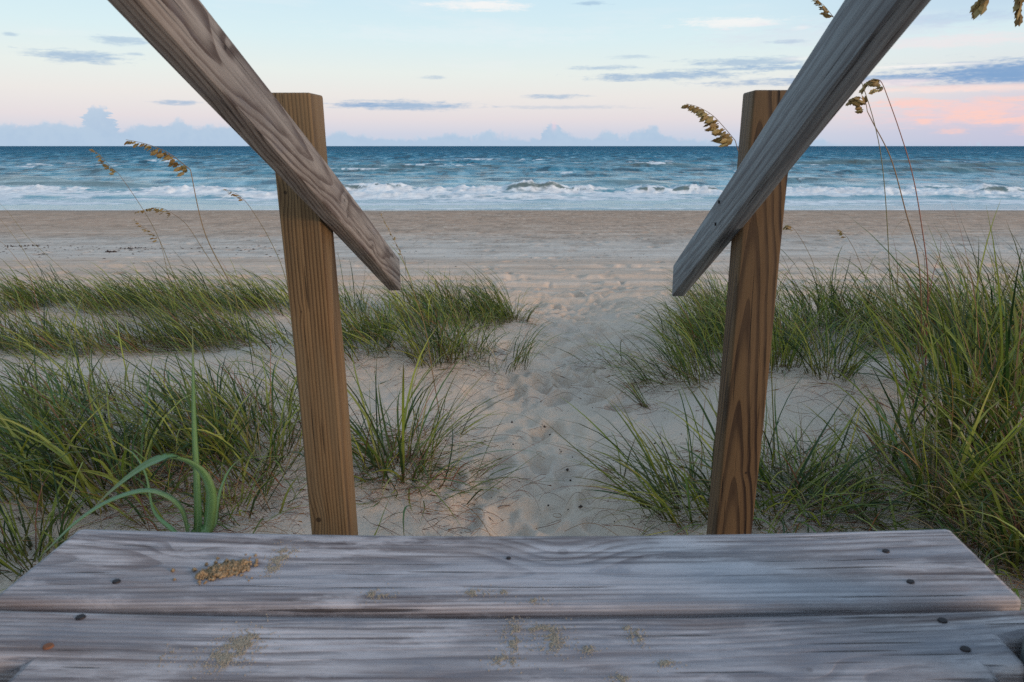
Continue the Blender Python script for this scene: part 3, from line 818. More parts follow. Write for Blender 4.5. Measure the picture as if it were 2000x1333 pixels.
sand_patch([(470, 1253, 28, 22, .5), (435, 1283, 38, 18, .3), (325, 1280, 12, 10)], 3600, .0003, .0009, M_dust, 'long pale sand patch on the left part of the near plank', seed=5)
sand_patch([(1000, 1240, 18, 30), (1075, 1245, 26, 22), (1060, 1222, 30, 8), (1150, 1262, 14, 8), (985, 1285, 24, 10)], 3000, .0003, .0009, M_dust, 'scattered pale sand grains in the middle of the near plank', seed=6)
sand_patch([(1245, 1238, 14, 14), (1225, 1222, 8, 5), (1300, 1290, 16, 6), (1210, 1320, 16, 8)], 1100, .0003, .0009, M_dust, 'small pale sand print on the near plank right of the middle', seed=7)
sand_patch([(735, 1157, 22, 8), (928, 1152, 20, 7), (985, 1152, 10, 5), (1050, 1168, 20, 5)], 1300, .0003, .0008, M_dust, 'thin row of sand grains along the near edge of the far plank', seed=8)

# ---------------------------------------------------------------- grass
GREENS = np.array([(.085, .12, .016), (.15, .185, .026), (.25, .26, .048), (.022, .045, .012), (.26, .28, .062), (.075, .14, .045), (.20, .21, .030), (.045, .080, .018), (.028, .055, .014), (.12, .13, .025)])
DRY = np.array([(.27, .19, .08), (.22, .12, .05), (.33, .25, .11), (.22, .075, .045), (.16, .08, .04)])
M_grass, b = material('beach_grass_blade')
gc = attr('tint', 0)
link(gc, b.inputs['Base Color']); b.inputs['Roughness'].default_value = .55; b.inputs['Specular IOR Level'].default_value = .35
tr = E.tree.nodes.new('ShaderNodeBsdfTranslucent'); link(mix(1.0, gc, (1.15, 1.2, .6), 'MULTIPLY'), tr.inputs[0])
mx = E.tree.nodes.new('ShaderNodeMixShader'); mx.inputs[0].default_value = .25
out = next(n for n in E.tree.nodes if n.type == 'OUTPUT_MATERIAL')
link(b.outputs[0], mx.inputs[1]); link(tr.outputs[0], mx.inputs[2]); link(mx.outputs[0], out.inputs[0])

def blades(base, n, L, W, r, spread=.06, tilt=(4, 34), curl=(50, 135), wind=(-1.0, .15), windamt=.5, dry=.16, green=None, seg=7, lightness=1.0, flop=.12, reddish=.4):
    """returns verts, faces, colours of n arching blades round BASE points (k,3)"""
    base = np.atleast_2d(base)
    bi = r.integers(0, len(base), n)
    B = base[bi].copy()
    ang = r.uniform(0, 2 * np.pi, n); rad = spread * np.sqrt(r.uniform(0, 1, n))
    B[:, 0] += rad * np.cos(ang); B[:, 1] += rad * np.sin(ang)
    hd = np.stack([np.cos(ang), np.sin(ang)], -1) * .8 + r.normal(0, .5, (n, 2))
    hd = hd * (1 - windamt) + np.array(wind)[None] * windamt
    hd /= np.linalg.norm(hd, axis=1, keepdims=True) + 1e-6
    t0 = np.radians(r.uniform(*tilt, n)); cu = np.radians(r.uniform(*curl, n))
    fl = r.uniform(0, 1, n) < flop
    t0[fl] = np.radians(r.uniform(40, 80, fl.sum())); cu[fl] = np.radians(r.uniform(10, 70, fl.sum()))
    ln = L * r.uniform(.45, 1.15, n); w = W * r.uniform(.45, 1.25, n)
    isdry = r.uniform(0, 1, n) < dry
    w[isdry] *= .55
    side_turn = r.normal(0, .35, n)
    s = np.linspace(0, 1, seg + 1)
    P = np.zeros((n, seg + 1, 3)); P[:, 0] = B
    sidev = np.zeros((n, seg + 1, 3))
    for k in range(1, seg + 1):
        sm = (s[k] + s[k - 1]) / 2
        th = t0 + cu * sm ** 1.6
        ph = np.arctan2(hd[:, 1], hd[:, 0]) + side_turn * sm
        st = ln / seg
        P[:, k, 0] = P[:, k - 1, 0] + st * np.sin(th) * np.cos(ph)
        P[:, k, 1] = P[:, k - 1, 1] + st * np.sin(th) * np.sin(ph)
        P[:, k, 2] = P[:, k - 1, 2] + st * np.cos(th)
    tw = r.uniform(0, np.pi, n)
    tw2 = r.normal(0, 1.0, n)
    for k in range(seg + 1):
        a = tw + tw2 * s[k]
        sidev[:, k, 0] = np.cos(a); sidev[:, k, 1] = np.sin(a); sidev[:, k, 2] = .2 * np.sin(a * 2)
    prof = np.clip((1 - s ** 1.7) * (.65 + .9 * s) , .03, 1)
    half = (w[:, None] * prof[None, :])[..., None] * sidev * .5
    Vv = np.stack([P - half, P + half], 2).reshape(n, -1, 3)
    idx = np.arange(seg)[None, :] * 2 + (np.arange(n) * (seg + 1) * 2)[:, None]
    Fv = np.stack([idx, idx + 1, idx + 3, idx + 2], -1).reshape(-1, 4)
    g = (GREENS if green is None else green)[r.integers(0, len(GREENS if green is None else green), n)] * lightness * r.uniform(.75, 1.3, (n, 1))
    d = DRY[r.integers(0, len(DRY), n)] * r.uniform(.7, 1.3, (n, 1))
    c = np.where(isdry[:, None], d, g)
    C = np.repeat(c[:, None, :], seg + 1, 1)
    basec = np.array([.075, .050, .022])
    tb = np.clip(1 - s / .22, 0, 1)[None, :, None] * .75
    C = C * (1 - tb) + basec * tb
    tipdry = (r.uniform(0, 1, n) < .4)[:, None, None] * np.clip((s - .6) / .4, 0, 1)[None, :, None] * .75
    C = C * (1 - tipdry) + d[:, None, :] * tipdry
    C = np.repeat(C[:, :, None, :], 2, 2).reshape(n, -1, 3)
    return Vv.reshape(-1, 3), Fv, C.reshape(-1, 3)

def grass_object(name, parts, origin, parent=None):
    Vs, Fs, Cs, off = [], [], [], 0
    for v, f, c in parts:
        Vs.append(v); Fs.append(f + off); Cs.append(c); off += len(v)
    V = np.concatenate(Vs); F = np.concatenate(Fs); C = np.concatenate(Cs)
    zg = ground_smooth(V[:, 0], V[:, 1])
    V[:, 2] = np.maximum(V[:, 2], zg + .004 + (np.arange(len(V)) % 7) * .001)      # blades that reach the sand lie on it
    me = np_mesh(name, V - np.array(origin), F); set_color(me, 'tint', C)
    return link_mesh(name, me, M_grass, parent, loc=origin)

def curls(cx, cy, n, r, L=.16, spread=.12):
    """thin dead reddish runners curling over the sand"""
    base = np.stack([cx + r.normal(0, spread, n), cy + r.normal(0, spread, n), np.zeros(n)], -1)
    base[:, 2] = ground_smooth(base[:, 0], base[:, 1]) - .002
    seg = 8; th = r.uniform(0, 6.28, n); k = r.normal(0, .45, n); ln = L * r.uniform(.5, 1.8, n)
    P = np.zeros((n, seg + 1, 3)); P[:, 0] = base
    el = r.uniform(.0, 1.0, n)
    for j in range(1, seg + 1):
        th = th + k; s = j / seg
        P[:, j, 0] = P[:, j - 1, 0] + ln / seg * np.cos(th); P[:, j, 1] = P[:, j - 1, 1] + ln / seg * np.sin(th)
        P[:, j, 2] = base[:, 2] + el * .06 * np.sin(s * 3.14) + .006
    w = .0016 * r.uniform(.6, 1.3, n)
    side = np.array([0, .6, .8])[None, None, :] * w[:, None, None] * .5
    V = np.stack([P - side, P + side], 2).reshape(n, -1, 3)
    idx = np.arange(seg)[None, :] * 2 + (np.arange(n) * (seg + 1) * 2)[:, None]
    F = np.stack([idx, idx + 1, idx + 3, idx + 2], -1).reshape(-1, 4)
    c = np.array([(.20, .075, .045), (.24, .13, .06), (.11, .05, .035)])[r.integers(0, 3, n)]
    return V.reshape(-1, 3), F, np.repeat(c, (seg + 1) * 2, 0)

def tuft(px, py, h_px, label, n=120, W=.0065, spread=.06, wind=(-1, .15), windamt=.35, seed=0, dry=.15, tilt=(4, 34), curl=(50, 135), dead=18, group=None, light=1.0, flop=.12):
    x, y, z = ground_at(px, py)
    r = np.random.default_rng(1000 + seed)
    zc = y * .965 + (CAM_Z - z) * .2625
    L = h_px / F_PX * zc * 1.42
    org = Vector((x, y, z))
    t = empty('grass_tuft', org); tag(t, label, 'grass', group or 'tufts of beach grass')
    A = blades([(x, y, z - .01)], n, L, W, r, spread, tilt, curl, wind, windamt, dry, lightness=light, flop=flop)
    o = grass_object('leaf_blades', [A], org, None); o.parent = t; o.location = (0, 0, 0)
    if dead:
        o2 = grass_object('dead_leaves', [curls(x, y, dead, r, .14, spread * 1.6)], org, None); o2.parent = t; o2.location = (0, 0, 0)
    return t

TUFTS = [
 # px, py, height px, label, kwargs
 (775, 925, 215, 'isolated spiky green tuft on bare sand just right of the left post', dict(n=130, W=.0105, spread=.14, windamt=-.05, tilt=(5, 50), curl=(20, 95), dead=70, flop=.2)),
 (885, 940, 60, 'low sprawling blades lying on the sand between the left post tuft and the path', dict(n=40, W=.007, spread=.16, wind=(1, -.3), windamt=.7, tilt=(50, 78), curl=(15, 60), dead=30)),
 (505, 915, 165, 'open loose tuft left of the left post over bare sand', dict(n=110, W=.0088, spread=.17, windamt=.15, dead=70)),
 (395, 905, 185, 'dense dark tuft behind the tall foreground blade', dict(n=150, W=.0085, spread=.13, windamt=.45, dead=40)),
 (190, 975, 235, 'big bushy tuft at the left directly above the plank corner', dict(n=170, W=.0105, spread=.16, windamt=.5, dead=40)),
 (40, 950, 220, 'big bushy tuft cut by the left picture edge', dict(n=140, W=.0105, spread=.16, windamt=.4, dead=30)),
 (60, 1115, 200, 'dark tuft beside the left end of the far plank', dict(n=90, W=.009, spread=.10, windamt=.3, dead=30)),
 (455, 1020, 120, 'sparse blades right behind the plank between foreground blade and left post', dict(n=26, W=.008, spread=.10, windamt=.1, dead=40)),
 (975, 625, 95, 'thick upright tuft ending the far left clump beside the path', dict(n=260, W=.006, spread=.14, windamt=.75, dead=20, tilt=(4, 30))),
 (1010, 628, 62, 'small fan of blades at the path edge right of the thick upright tuft', dict(n=70, W=.006, spread=.10, wind=(1, .2), windamt=.45, dead=40)),
 (985, 715, 100, 'tuft with blades fanned right over the path below the far left clump', dict(n=110, W=.006, spread=.16, wind=(1, .1), windamt=.35, dead=60, flop=.25)),
 (905, 700, 110, 'medium tuft in front of the far left clump', dict(n=110, W=.006, spread=.12, windamt=.1, dead=30)),
 (850, 705, 120, 'dark thick tuft at the foot of the left hummock', dict(n=170, W=.0065, spread=.14, windamt=.2, dead=30)),
 (1265, 800, 110, 'lone slanting tuft pointing left on the right side of the path', dict(n=16, W=.007, spread=.02, wind=(-1, .5), windamt=.9, tilt=(25, 55), curl=(5, 40), dead=14, flop=0)),
 (1290, 752, 120, 'sparse blades leaning left over the path from the right bank', dict(n=46, W=.006, spread=.13, wind=(-1, .3), windamt=.75, tilt=(20, 60), dead=40)),
 (1370, 745, 140, 'tuft just left of the right post on the bank edge', dict(n=120, W=.0065, spread=.16, windamt=.55, dead=40)),
 (1330, 1000, 200, 'tuft with long blades arching left, at the foot of the right post', dict(n=120, W=.0098, spread=.15, wind=(-1, .1), windamt=.45, tilt=(15, 60), curl=(20, 90), dead=50)),
 (1490, 990, 190, 'sprawling tuft right of the right post close to the plank', dict(n=130, W=.0098, spread=.20, windamt=.05, tilt=(15, 65), curl=(20, 90), dead=40)),
 (1590, 1010, 150, 'sparse long blades on the grey sand behind the plank, right of the post', dict(n=95, W=.0085, spread=.24, windamt=.1, tilt=(20, 70), dead=40)),
 (1745, 905, 230, 'tall slender tuft left of the big right clump', dict(n=40, W=.010, spread=.06, windamt=-.1, tilt=(2, 30), dead=40)),
 (1830, 1010, 300, 'tall broad-bladed tuft rising behind the right end of the plank', dict(n=60, W=.012, spread=.06, windamt=.1, tilt=(2, 45), curl=(10, 80), dead=40)),
 (1880, 880, 300, 'dark tall broad-bladed tuft with a red stem base in the right clump', dict(n=90, W=.012, spread=.07, windamt=.1, tilt=(2, 35), curl=(10, 70), dead=20)),
 (1965, 900, 330, 'tall tuft at the right picture edge', dict(n=120, W=.012, spread=.10, windamt=.2, tilt=(2, 35), curl=(10, 80), dead=20)),
 (1925, 1080, 200, 'tangled tuft beside the right end of the far plank', dict(n=80, W=.008, spread=.12, windamt=.1, dry=.4, dead=90)),
 (1990, 1000, 260, 'tuft low in the right corner behind the plank end', dict(n=90, W=.010, spread=.12, windamt=.2, dry=.3, dead=60)),
 (1215, 940, 120, 'few thin green blades standing on the path edge left of the right post', dict(n=9, W=.006, spread=.02, windamt=.2, tilt=(5, 40), dead=10, flop=0)),
 (1520, 725, 140, 'upright tuft touching the right edge of the right post', dict(n=110, W=.0065, spread=.10, windamt=.1, tilt=(2, 22), curl=(10, 70), dead=60)),
 (1620, 735, 150, 'tuft with dark slanting blades at the front of the right grass band', dict(n=120, W=.0075, spread=.12, windamt=-.2, dead=90)),
]
for k, (px, py, h, lab, kw) in enumerate(TUFTS): tuft(px, py, h, lab, seed=k, **kw)

def band(name, label, quads, n_tufts, per, h_px, W, seed, **kw):
    """a stand of grass nobody could count; QUADS: photograph rectangles (x0, y0, x1, y1) where its tufts root"""
    r = np.random.default_rng(seed); parts = []
    tot = sum((q[2] - q[0]) * (q[3] - q[1]) for q in quads)
    dead = kw.pop('dead', 6)
    for q in quads:
        for k in range(max(1, int(n_tufts * (q[2] - q[0]) * (q[3] - q[1]) / tot))):
            px, py = r.uniform(q[0], q[2]), r.uniform(q[1], q[3])
            x, y, z = ground_at(px, py); zc = y * .965 + (CAM_Z - z) * .2625
            L = h_px / F_PX * zc * 1.42 * r.uniform(.65, 1.2)
            parts.append(blades([(x, y, z - .01)], int(per * r.uniform(.5, 1.5)), L, W, r, **kw))
            if dead: parts.append(curls(x, y, dead, r, .15, .14))
    o = grass_object(name, parts, Vector((0, 0, 0)))
    tag(o, label, 'grass', kind='stuff')
band('dune_grass', 'far band of yellow-green beach grass left of the left post', [(-260, 592, 560, 612)], 50, 58, 80, .0080, 201, spread=.26, windamt=.72, dry=.22, lightness=1.2, tilt=(8, 40), seg=6, dead=5)
band('dune_grass', 'middle band of mixed green and brown beach grass left of the left post', [(-260, 664, 580, 692)], 52, 50, 104, .0080, 202, spread=.24, windamt=.6, dry=.26, tilt=(8, 45), lightness=1.0, dead=10)
band('dune_grass', 'near thicket of dark green beach grass at the left', [(-200, 780, 200, 930), (200, 780, 600, 900)], 36, 32, 150, .0078, 203, spread=.16, windamt=.5, dry=.18, dead=14)
band('dune_grass', 'clump of beach grass on the hummock between left post and path', [(660, 590, 960, 640), (670, 640, 900, 695)], 32, 50, 88, .0080, 204, spread=.19, windamt=.45, dry=.2, lightness=1.1, dead=8)
band('dune_grass', 'thin grass on the sand bank left of the right post', [(1310, 610, 1430, 730)], 22, 50, 110, .0070, 205, spread=.15, windamt=.45, dry=.2, lightness=1.05, dead=8)
band('dune_grass', 'tall green band of beach grass behind and right of the right post', [(1440, 620, 2250, 700)], 70, 50, 122, .0082, 206, spread=.20, windamt=.4, dry=.22, tilt=(3, 34), lightness=1.1, dead=12)
band('dune_grass', 'dense tall thicket of beach grass at the right picture edge', [(1830, 690, 2250, 800)], 22, 38, 205, .0115, 207, spread=.15, windamt=.3, dry=.18, tilt=(2, 32), curl=(15, 85), dead=14)
band('dune_grass', 'dark grass outside the right end of the planks', [(1960, 900, 2250, 1150)], 16, 60, 200, .009, 208, spread=.14, windamt=.2, dry=.3, dead=30)

band('dune_grass', 'sprawling thin grass on the grey sand right of the right post', [(1500, 900, 1990, 1035)], 20, 34, 150, .0085, 209, spread=.16, windamt=.1, dry=.3, tilt=(12, 70), curl=(20, 100), dead=16, flop=.25)
band('dune_grass', 'sparse low blades on the sand behind the left part of the planks', [(230, 930, 590, 1035)], 13, 20, 130, .0085, 210, spread=.14, windamt=.1, dry=.3, tilt=(12, 65), curl=(20, 100), dead=22, flop=.25)
band('dune_grass', 'sparse blades spreading from the tuft beside the left post to the path', [(700, 860, 900, 1010)], 8, 22, 120, .0075, 211, spread=.12, wind=(1, -.1), windamt=.3, dry=.4, tilt=(20, 75), curl=(20, 90), dead=26, flop=.3)
band('dune_grass', 'thin trailing grass on the bank between the path and the right post', [(1180, 700, 1400, 790), (1240, 900, 1390, 1020)], 10, 18, 110, .0065, 212, spread=.14, wind=(-1, .1), windamt=.5, dry=.4, tilt=(25, 75), curl=(20, 90), dead=22, flop=.3)

# ---------------------------------------------------------------- large foreground plant
M_leaf, b = material('broad_blue_green_leaf')
lx_, ly_, lz_ = xyz(attr('tint', 1))
lv = noise(comb(lx_ * 2, ly_ * 160, 0), 1, 2)
lc = mix(lv.step(.38, .62) * .9, (.075, .165, .040), (.17, .29, .10))
lc = mix(gauss(ly_ * 9) * .5, lc, (.22, .34, .20))
lc = mix(lx_.step(.82, 1.0) * lv.step(.3, .6), lc, (.24, .19, .07))
lc = mix(noise(comb(lx_ * 30, ly_ * 4, 3), 1, 4, .7).step(.60, .70) * .6, lc, (.11, .12, .045))
link(lc, b.inputs['Base Color']); link(bump(lv, .5, .0006), b.inputs['Normal']); b.inputs['Roughness'].default_value = .42
def spline(pts, n):
    P = np.array(pts, float); m = len(P)
    out = []
    for k in range(n + 1):
        t = k / n * (m - 1); i = min(int(t), m - 2); f = t - i
        p0 = P[max(i - 1, 0)]; p1 = P[i]; p2 = P[i + 1]; p3 = P[min(i + 2, m - 1)]
        out.append(.5 * ((2 * p1) + (-p0 + p2) * f + (2 * p0 - 5 * p1 + 4 * p2 - p3) * f * f + (-p0 + 3 * p1 - 3 * p2 + p3) * f ** 3))
    return np.array(out)
def leaf(name, pts, w, parent, mat, side=(1, 0, 0), fold=.25, n=36, taper=1.6, turn=0.0):
    """a broad leaf along world points PTS with a folded midrib and thickness"""
    P = spline(pts, n); org = np.array(parent.location)
    T = np.gradient(P, axis=0); T /= np.linalg.norm(T, axis=1, keepdims=True)
    V = []; C = []
    for k in range(n + 1):
        s = k / n
        sd = Vector(side); sd.rotate(Matrix.Rotation(turn * s, 3, Vector(T[k])))
        sdv = np.array(sd) - T[k] * np.dot(T[k], np.array(sd)); sdv /= np.linalg.norm(sdv) + 1e-9
        nn = np.cross(T[k], sdv)
        hw = w * .5 * max(.02, (1 - s ** taper)) * (.8 + .3 * math.sin(min(1, s * 2) * 3.14 / 2))
        for a, dz in ((-1, fold), (-.5, fold * .35), (0, 0), (.5, fold * .35), (1, fold)):
            V.append(P[k] + sdv * hw * a + nn * hw * dz); C.append((s, a, 0))
        for a, dz in ((.5, fold * .35), (0, 0), (-.5, fold * .35)):
            V.append(P[k] + sdv * hw * a + nn * (hw * dz - .0007)); C.append((s, a, 0))
    Fv = []
    for k in range(n):
        for j in range(8):
            a, b_ = k * 8 + j, k * 8 + (j + 1) % 8
            Fv.append((a, b_, b_ + 8, a + 8))
    me = np_mesh(name, np.array(V) - org, np.array(Fv)); set_color(me, 'tint', np.array(C))
    return link_mesh(name, me, mat, parent)
gx0 = at(385, 1035, .84)
plant = empty('broad_leaf_grass', (gx0.x, .86, float(ground_smooth(np.array(gx0.x), np.array(.86)))))
tag(plant, 'blue-green broad-leaved grass with arching leaves rising behind the left part of the planks', 'plant')
root = Vector(plant.location)
def px_leaf(name, pts, w, **kw):
    W3 = [root + Vector((random.uniform(-.01, .01), 0, 0))] + [at(x, y, D) for x, y, D in pts]
    mid = (W3[0] + W3[1]) / 2; W3.insert(1, mid)
    return leaf(name, W3, w, plant, M_leaf, **kw)
px_leaf('leaf', [(383, 1090, .85), (386, 1035, .85), (384, 940, .86), (379, 830, .87), (377, 730, .88), (376, 632, .90)], .0115, side=(1, .2, 0), fold=.35, taper=2.2)
px_leaf('leaf', [(398, 1090, .84), (403, 1030, .84), (408, 965, .84), (388, 920, .84), (345, 897, .84), (305, 901, .85), (262, 925, .87), (215, 962, .90), (180, 995, .93)], .023, side=(1, -.8, 0), fold=.3, turn=.4, taper=2.6)
px_leaf('leaf', [(372, 1090, .86), (364, 1040, .85), (352, 998, .84), (325, 972, .83), (280, 961, .82), (215, 980, .80), (155, 1017, .77), (110, 1058, .74), (72, 1094, .72)], .022, side=(.5, -1, .4), fold=.25, turn=-.3, taper=3.0)
px_leaf('leaf', [(366, 1090, .93), (340, 1040, .95), (300, 1000, .98), (285, 930, 1.0), (262, 888, 1.02), (240, 876, 1.04)], .009, side=(1, -.4, 0), fold=.3)
px_leaf('leaf', [(410, 1090, .93), (420, 1020, .95), (430, 960, .97), (450, 915, 1.0), (480, 890, 1.02)], .008, side=(1, .4, 0), fold=.3)

# ---------------------------------------------------------------- sea oats: stem, seed head and its spikelets
M_stem, b = material('sea_oat_stem')
link(attr('tint', 0), b.inputs['Base Color']); b.inputs['Roughness'].default_value = .5
M_seed, b = material('sea_oat_spikelet')
ox, oy, oz = xyz(obj_pos())
ln_ = noise(comb(ox * 260, oy * 40, oz * 260), 1, 2)
info = E.tree.nodes.new('ShaderNodeObjectInfo')
base_c = mix(E(info.outputs['Random']).step(0, 1), (.26, .155, .045), (.40, .29, .10))
link(mix(ln_.step(.4, .6) * .6, base_c, (.13, .065, .025)), b.inputs['Base Color']); b.inputs['Roughness'].default_value = .65

def spikelet_mesh(seed):
    """flat pointed spikelet 1 unit long hanging along -Z, edged by overlapping scales"""
    r = random.Random(seed); V = [(0, 0, 0)]; F = []
    bm = bmesh.new()
    n = 5; prev = None
    rings = []
    for k in range(n + 1):
        s = k / n; w = .23 * math.sin(3.14 * min(1, .12 + s * .88)) ** .8 + .01; t = .07 * math.sin(3.14 * (.1 + .85 * s)) + .005
        j = (1.25 if k % 2 else .85)
        z = -s
        rings.append([bm.verts.new((w * j, 0, z - .05 * (k % 2))), bm.verts.new((0, t, z)), bm.verts.new((-w * j, 0, z - .05 * ((k + 1) % 2))), bm.verts.new((0, -t, z))])
    for a, b_ in zip(rings, rings[1:]):
        for j in range(4): bm.faces.new((a[j], a[(j + 1) % 4], b_[(j + 1) % 4], b_[j]))
    bm.faces.new(rings[-1]); bm.faces.new(rings[0][::-1])
    me = bpy.data.meshes.new('spikelet'); bm.to_mesh(me); bm.free(); me.materials.append(M_seed)
    return me
SPK = [spikelet_mesh(k) for k in range(3)]

def tube(name, P, r0, r1, parent, c0, c1, mat=M_stem, sides=6):
    P = np.array(P); n = len(P); T = np.gradient(P, axis=0); T /= np.linalg.norm(T, axis=1, keepdims=True) + 1e-9
    V = []; C = []
    for k in range(n):
        s = k / (n - 1); r = r0 + (r1 - r0) * s
        a = np.cross(T[k], (0, 1, 0)); a /= np.linalg.norm(a) + 1e-9; b_ = np.cross(T[k], a)
        for j in range(sides):
            th = 2 * math.pi * j / sides
            V.append(P[k] + r * (a * math.cos(th) + b_ * math.sin(th)))
            C.append(np.array(c0) * (1 - s) + np.array(c1) * s)
    F = []
    for k in range(n - 1):
        for j in range(sides):
            a, b_ = k * sides + j, k * sides + (j + 1) % sides
            F.append((a, b_, b_ + sides, a + sides))
    me = np_mesh(name, np.array(V) - np.array(parent.location), np.array(F)); set_color(me, 'tint', np.array(C))
    return link_mesh(name, me, mat, parent)

def sea_oat(D, stem_px, head_px, label, nsp=24, size=.026, r0=.0028, droop=.5, seed=0, side=-1, c0=(.10, .13, .03), c1=(.20, .11, .05), dens=None, hang=(-.5, .0, -1)):
    """stem_px: photograph points from low to the start of the head; head_px: the head's axis to its tip"""
    rr_ = random.Random(seed); nsp = int(nsp * 1.7); r0 *= (1.25 if D < 4 else 1.9)
    p0 = at(*stem_px[0], D)
    g = float(ground_smooth(np.array(p0.x), np.array(D)))
    p1 = at(*stem_px[1], D)
    dirn = (p0 - p1); dirn = dirn / max(1e-6, -dirn.z)
    hgt = p0.z - g
    foot = Vector((p0.x + dirn.x * hgt * .45, D, g))
    t = empty('sea_oat', foot); tag(t, label, 'sea oats', 'sea oat stalks')
    pts = [foot] + ([foot.lerp(p0, .5)] if hgt > .15 else []) + [at(x, y, D + .03 * i) for i, (x, y) in enumerate(stem_px)]
    if hgt < 0.02: pts = [foot] + pts[2:]
    P = spline(pts, 40)
    tube('stem', P, r0, r0 * .55, t, c0, c1)
    D2 = D + .03 * (len(stem_px) - 1)
    hp = spline([at(x, y, D2 + .01 * i) for i, (x, y) in enumerate([stem_px[-1]] + list(head_px))], 40)
    head = tube('seed_head', hp, r0 * .55, r0 * .25, t, c1, (.25, .15, .06))
    for k in range(nsp):
        s = (k + rr_.uniform(0, .6)) / nsp
        i = int(s * 39); q = Vector(hp[i]); tv = Vector(hp[min(i + 1, 40)] - hp[max(i - 1, 0)]).normalized()
        me = SPK[rr_.randrange(3)]
        o = bpy.data.objects.new('spikelet', me); COL.objects.link(o); o.parent = head
        sc = size * (1.15 - .55 * s) * rr_.uniform(.8, 1.2)
        d = Vector(hang).normalized() * droop + tv * .75 + Vector((rr_.uniform(-.4, .4), rr_.uniform(-.5, .5), rr_.uniform(-.4, .2)))
        d.normalize()
        off = d * sc * rr_.uniform(.0, 1.1) * (1 - .6 * s)
        o.location = q + off - t.location
        zq = (-d).to_track_quat('Z', 'Y'); eu = zq.to_matrix() @ Matrix.Rotation(rr_.uniform(0, 3.14), 3, 'Z')
        o.rotation_euler = eu.to_euler(); o.scale = (sc, sc, sc)
    return t
sea_oat(4.9, [(452, 560), (400, 455), (340, 355), (300 + 62, 333)][:2] + [(352, 372) if False else (425, 500)][:0] + [(372, 332)], [(330, 300), (290, 283), (246, 273)], 'green-gold sea oat head bending left over the surf at the left', nsp=34, size=.050, seed=1, droop=.85)
sea_oat(5.2, [(342, 545), (305, 455), (270, 395), (232, 340)], [(212, 322), (195, 303), (179, 291)], 'thin faint sea oat head leftmost against the water', nsp=16, size=.036, seed=2, r0=.0016, droop=.6)
sea_oat(5.0, [(432, 545), (398, 490), (365, 440), (338, 418)], [(315, 407), (290, 408), (262, 416)], 'arched sea oat with a drooping head in front of the dry beach at left', nsp=22, size=.030, seed=3, r0=.0016)
sea_oat(5.4, [(320, 500), (311, 468)], [(290, 450), (275, 440), (262, 428)], 'small yellow sea oat tuft low beside the arched one at left', nsp=12, size=.026, seed=4, r0=.0013)
sea_oat(4.8, [(552, 525), (525, 465), (495, 415), (478, 392)], [(465, 381), (452, 375), (440, 370)], 'sparse sea oat stalk left of the left post', nsp=10, size=.024, seed=5, r0=.0015)
sea_oat(3.2, [(830, 640), (808, 570), (785, 500)], [(765, 460), (752, 435), (742, 416)], 'reddish narrow stalk rising right of the left handrail end', nsp=14, size=.013, seed=6, r0=.0018, droop=.1, c0=(.16, .08, .03), c1=(.24, .16, .05))
sea_oat(2.6, [(1500, 560), (1470, 400), (1436, 275)], [(1415, 250), (1392, 226), (1365, 210), (1341, 203)], 'plump golden sea oat head poking out left of the right post top', nsp=46, size=.032, seed=7, r0=.0020, droop=.95, hang=(-.5, 0, -1))
sea_oat(3.0, [(1812, 545), (1800, 440), (1782, 340), (1755, 250), (1727, 172)], [(1719, 158), (1706, 156), (1694, 164), (1686, 176)], 'taller red-stemmed sea oat right of the right handrail', nsp=30, size=.030, seed=8, r0=.0026, droop=.6, c0=(.16, .035, .03), c1=(.32, .12, .06))
sea_oat(2.9, [(1795, 520), (1768, 410), (1740, 310), (1705, 240), (1694, 218)], [(1690, 200), (1678, 190), (1668, 192), (1658, 200)], 'shorter sea oat with gold head touching the right handrail edge', nsp=30, size=.030, seed=9, r0=.0026, droop=.6, c0=(.14, .06, .03), c1=(.28, .16, .06))
sea_oat(2.6, [(1720, 300), (1660, 100), (1628, 34)], [(1620, 24), (1610, 12), (1599, 2), (1590, -10)], 'reddish sea oat tip above the right handrail at the top edge', nsp=20, size=.020, seed=10, r0=.0016, droop=.3)
sea_oat(1.15, [(2110, 500), (2090, 200), (2050, 20), (2020, -60)], [(1995, -70), (1965, -55), (1935, -25), (1912, 10)], 'large brown sea oat head hanging into the top right corner', nsp=46, size=.030, seed=11, r0=.0020, droop=.9)
sea_oat(1.2, [(2140, 500), (2120, 200), (2095, 20), (2070, -50)], [(2050, -60), (2020, -45), (2000, -10), (1992, 35)], 'second brown sea oat head hanging at the very top right corner', nsp=40, size=.028, seed=12, r0=.0020, droop=1.1)
sea_oat(6.0, [(1590, 520), (1572, 480), (1553, 450)], [(1545, 443), (1538, 441), (1530, 446)], 'small pale sea oat head just right of the right post before the beach', nsp=12, size=.034, seed=13, r0=.0016)
sea_oat(5.4, [(1690, 545), (1672, 495), (1655, 464)], [(1648, 457), (1643, 452), (1637, 449)], 'short yellow tip standing in the right grass band', nsp=10, size=.024, seed=14, r0=.0015)

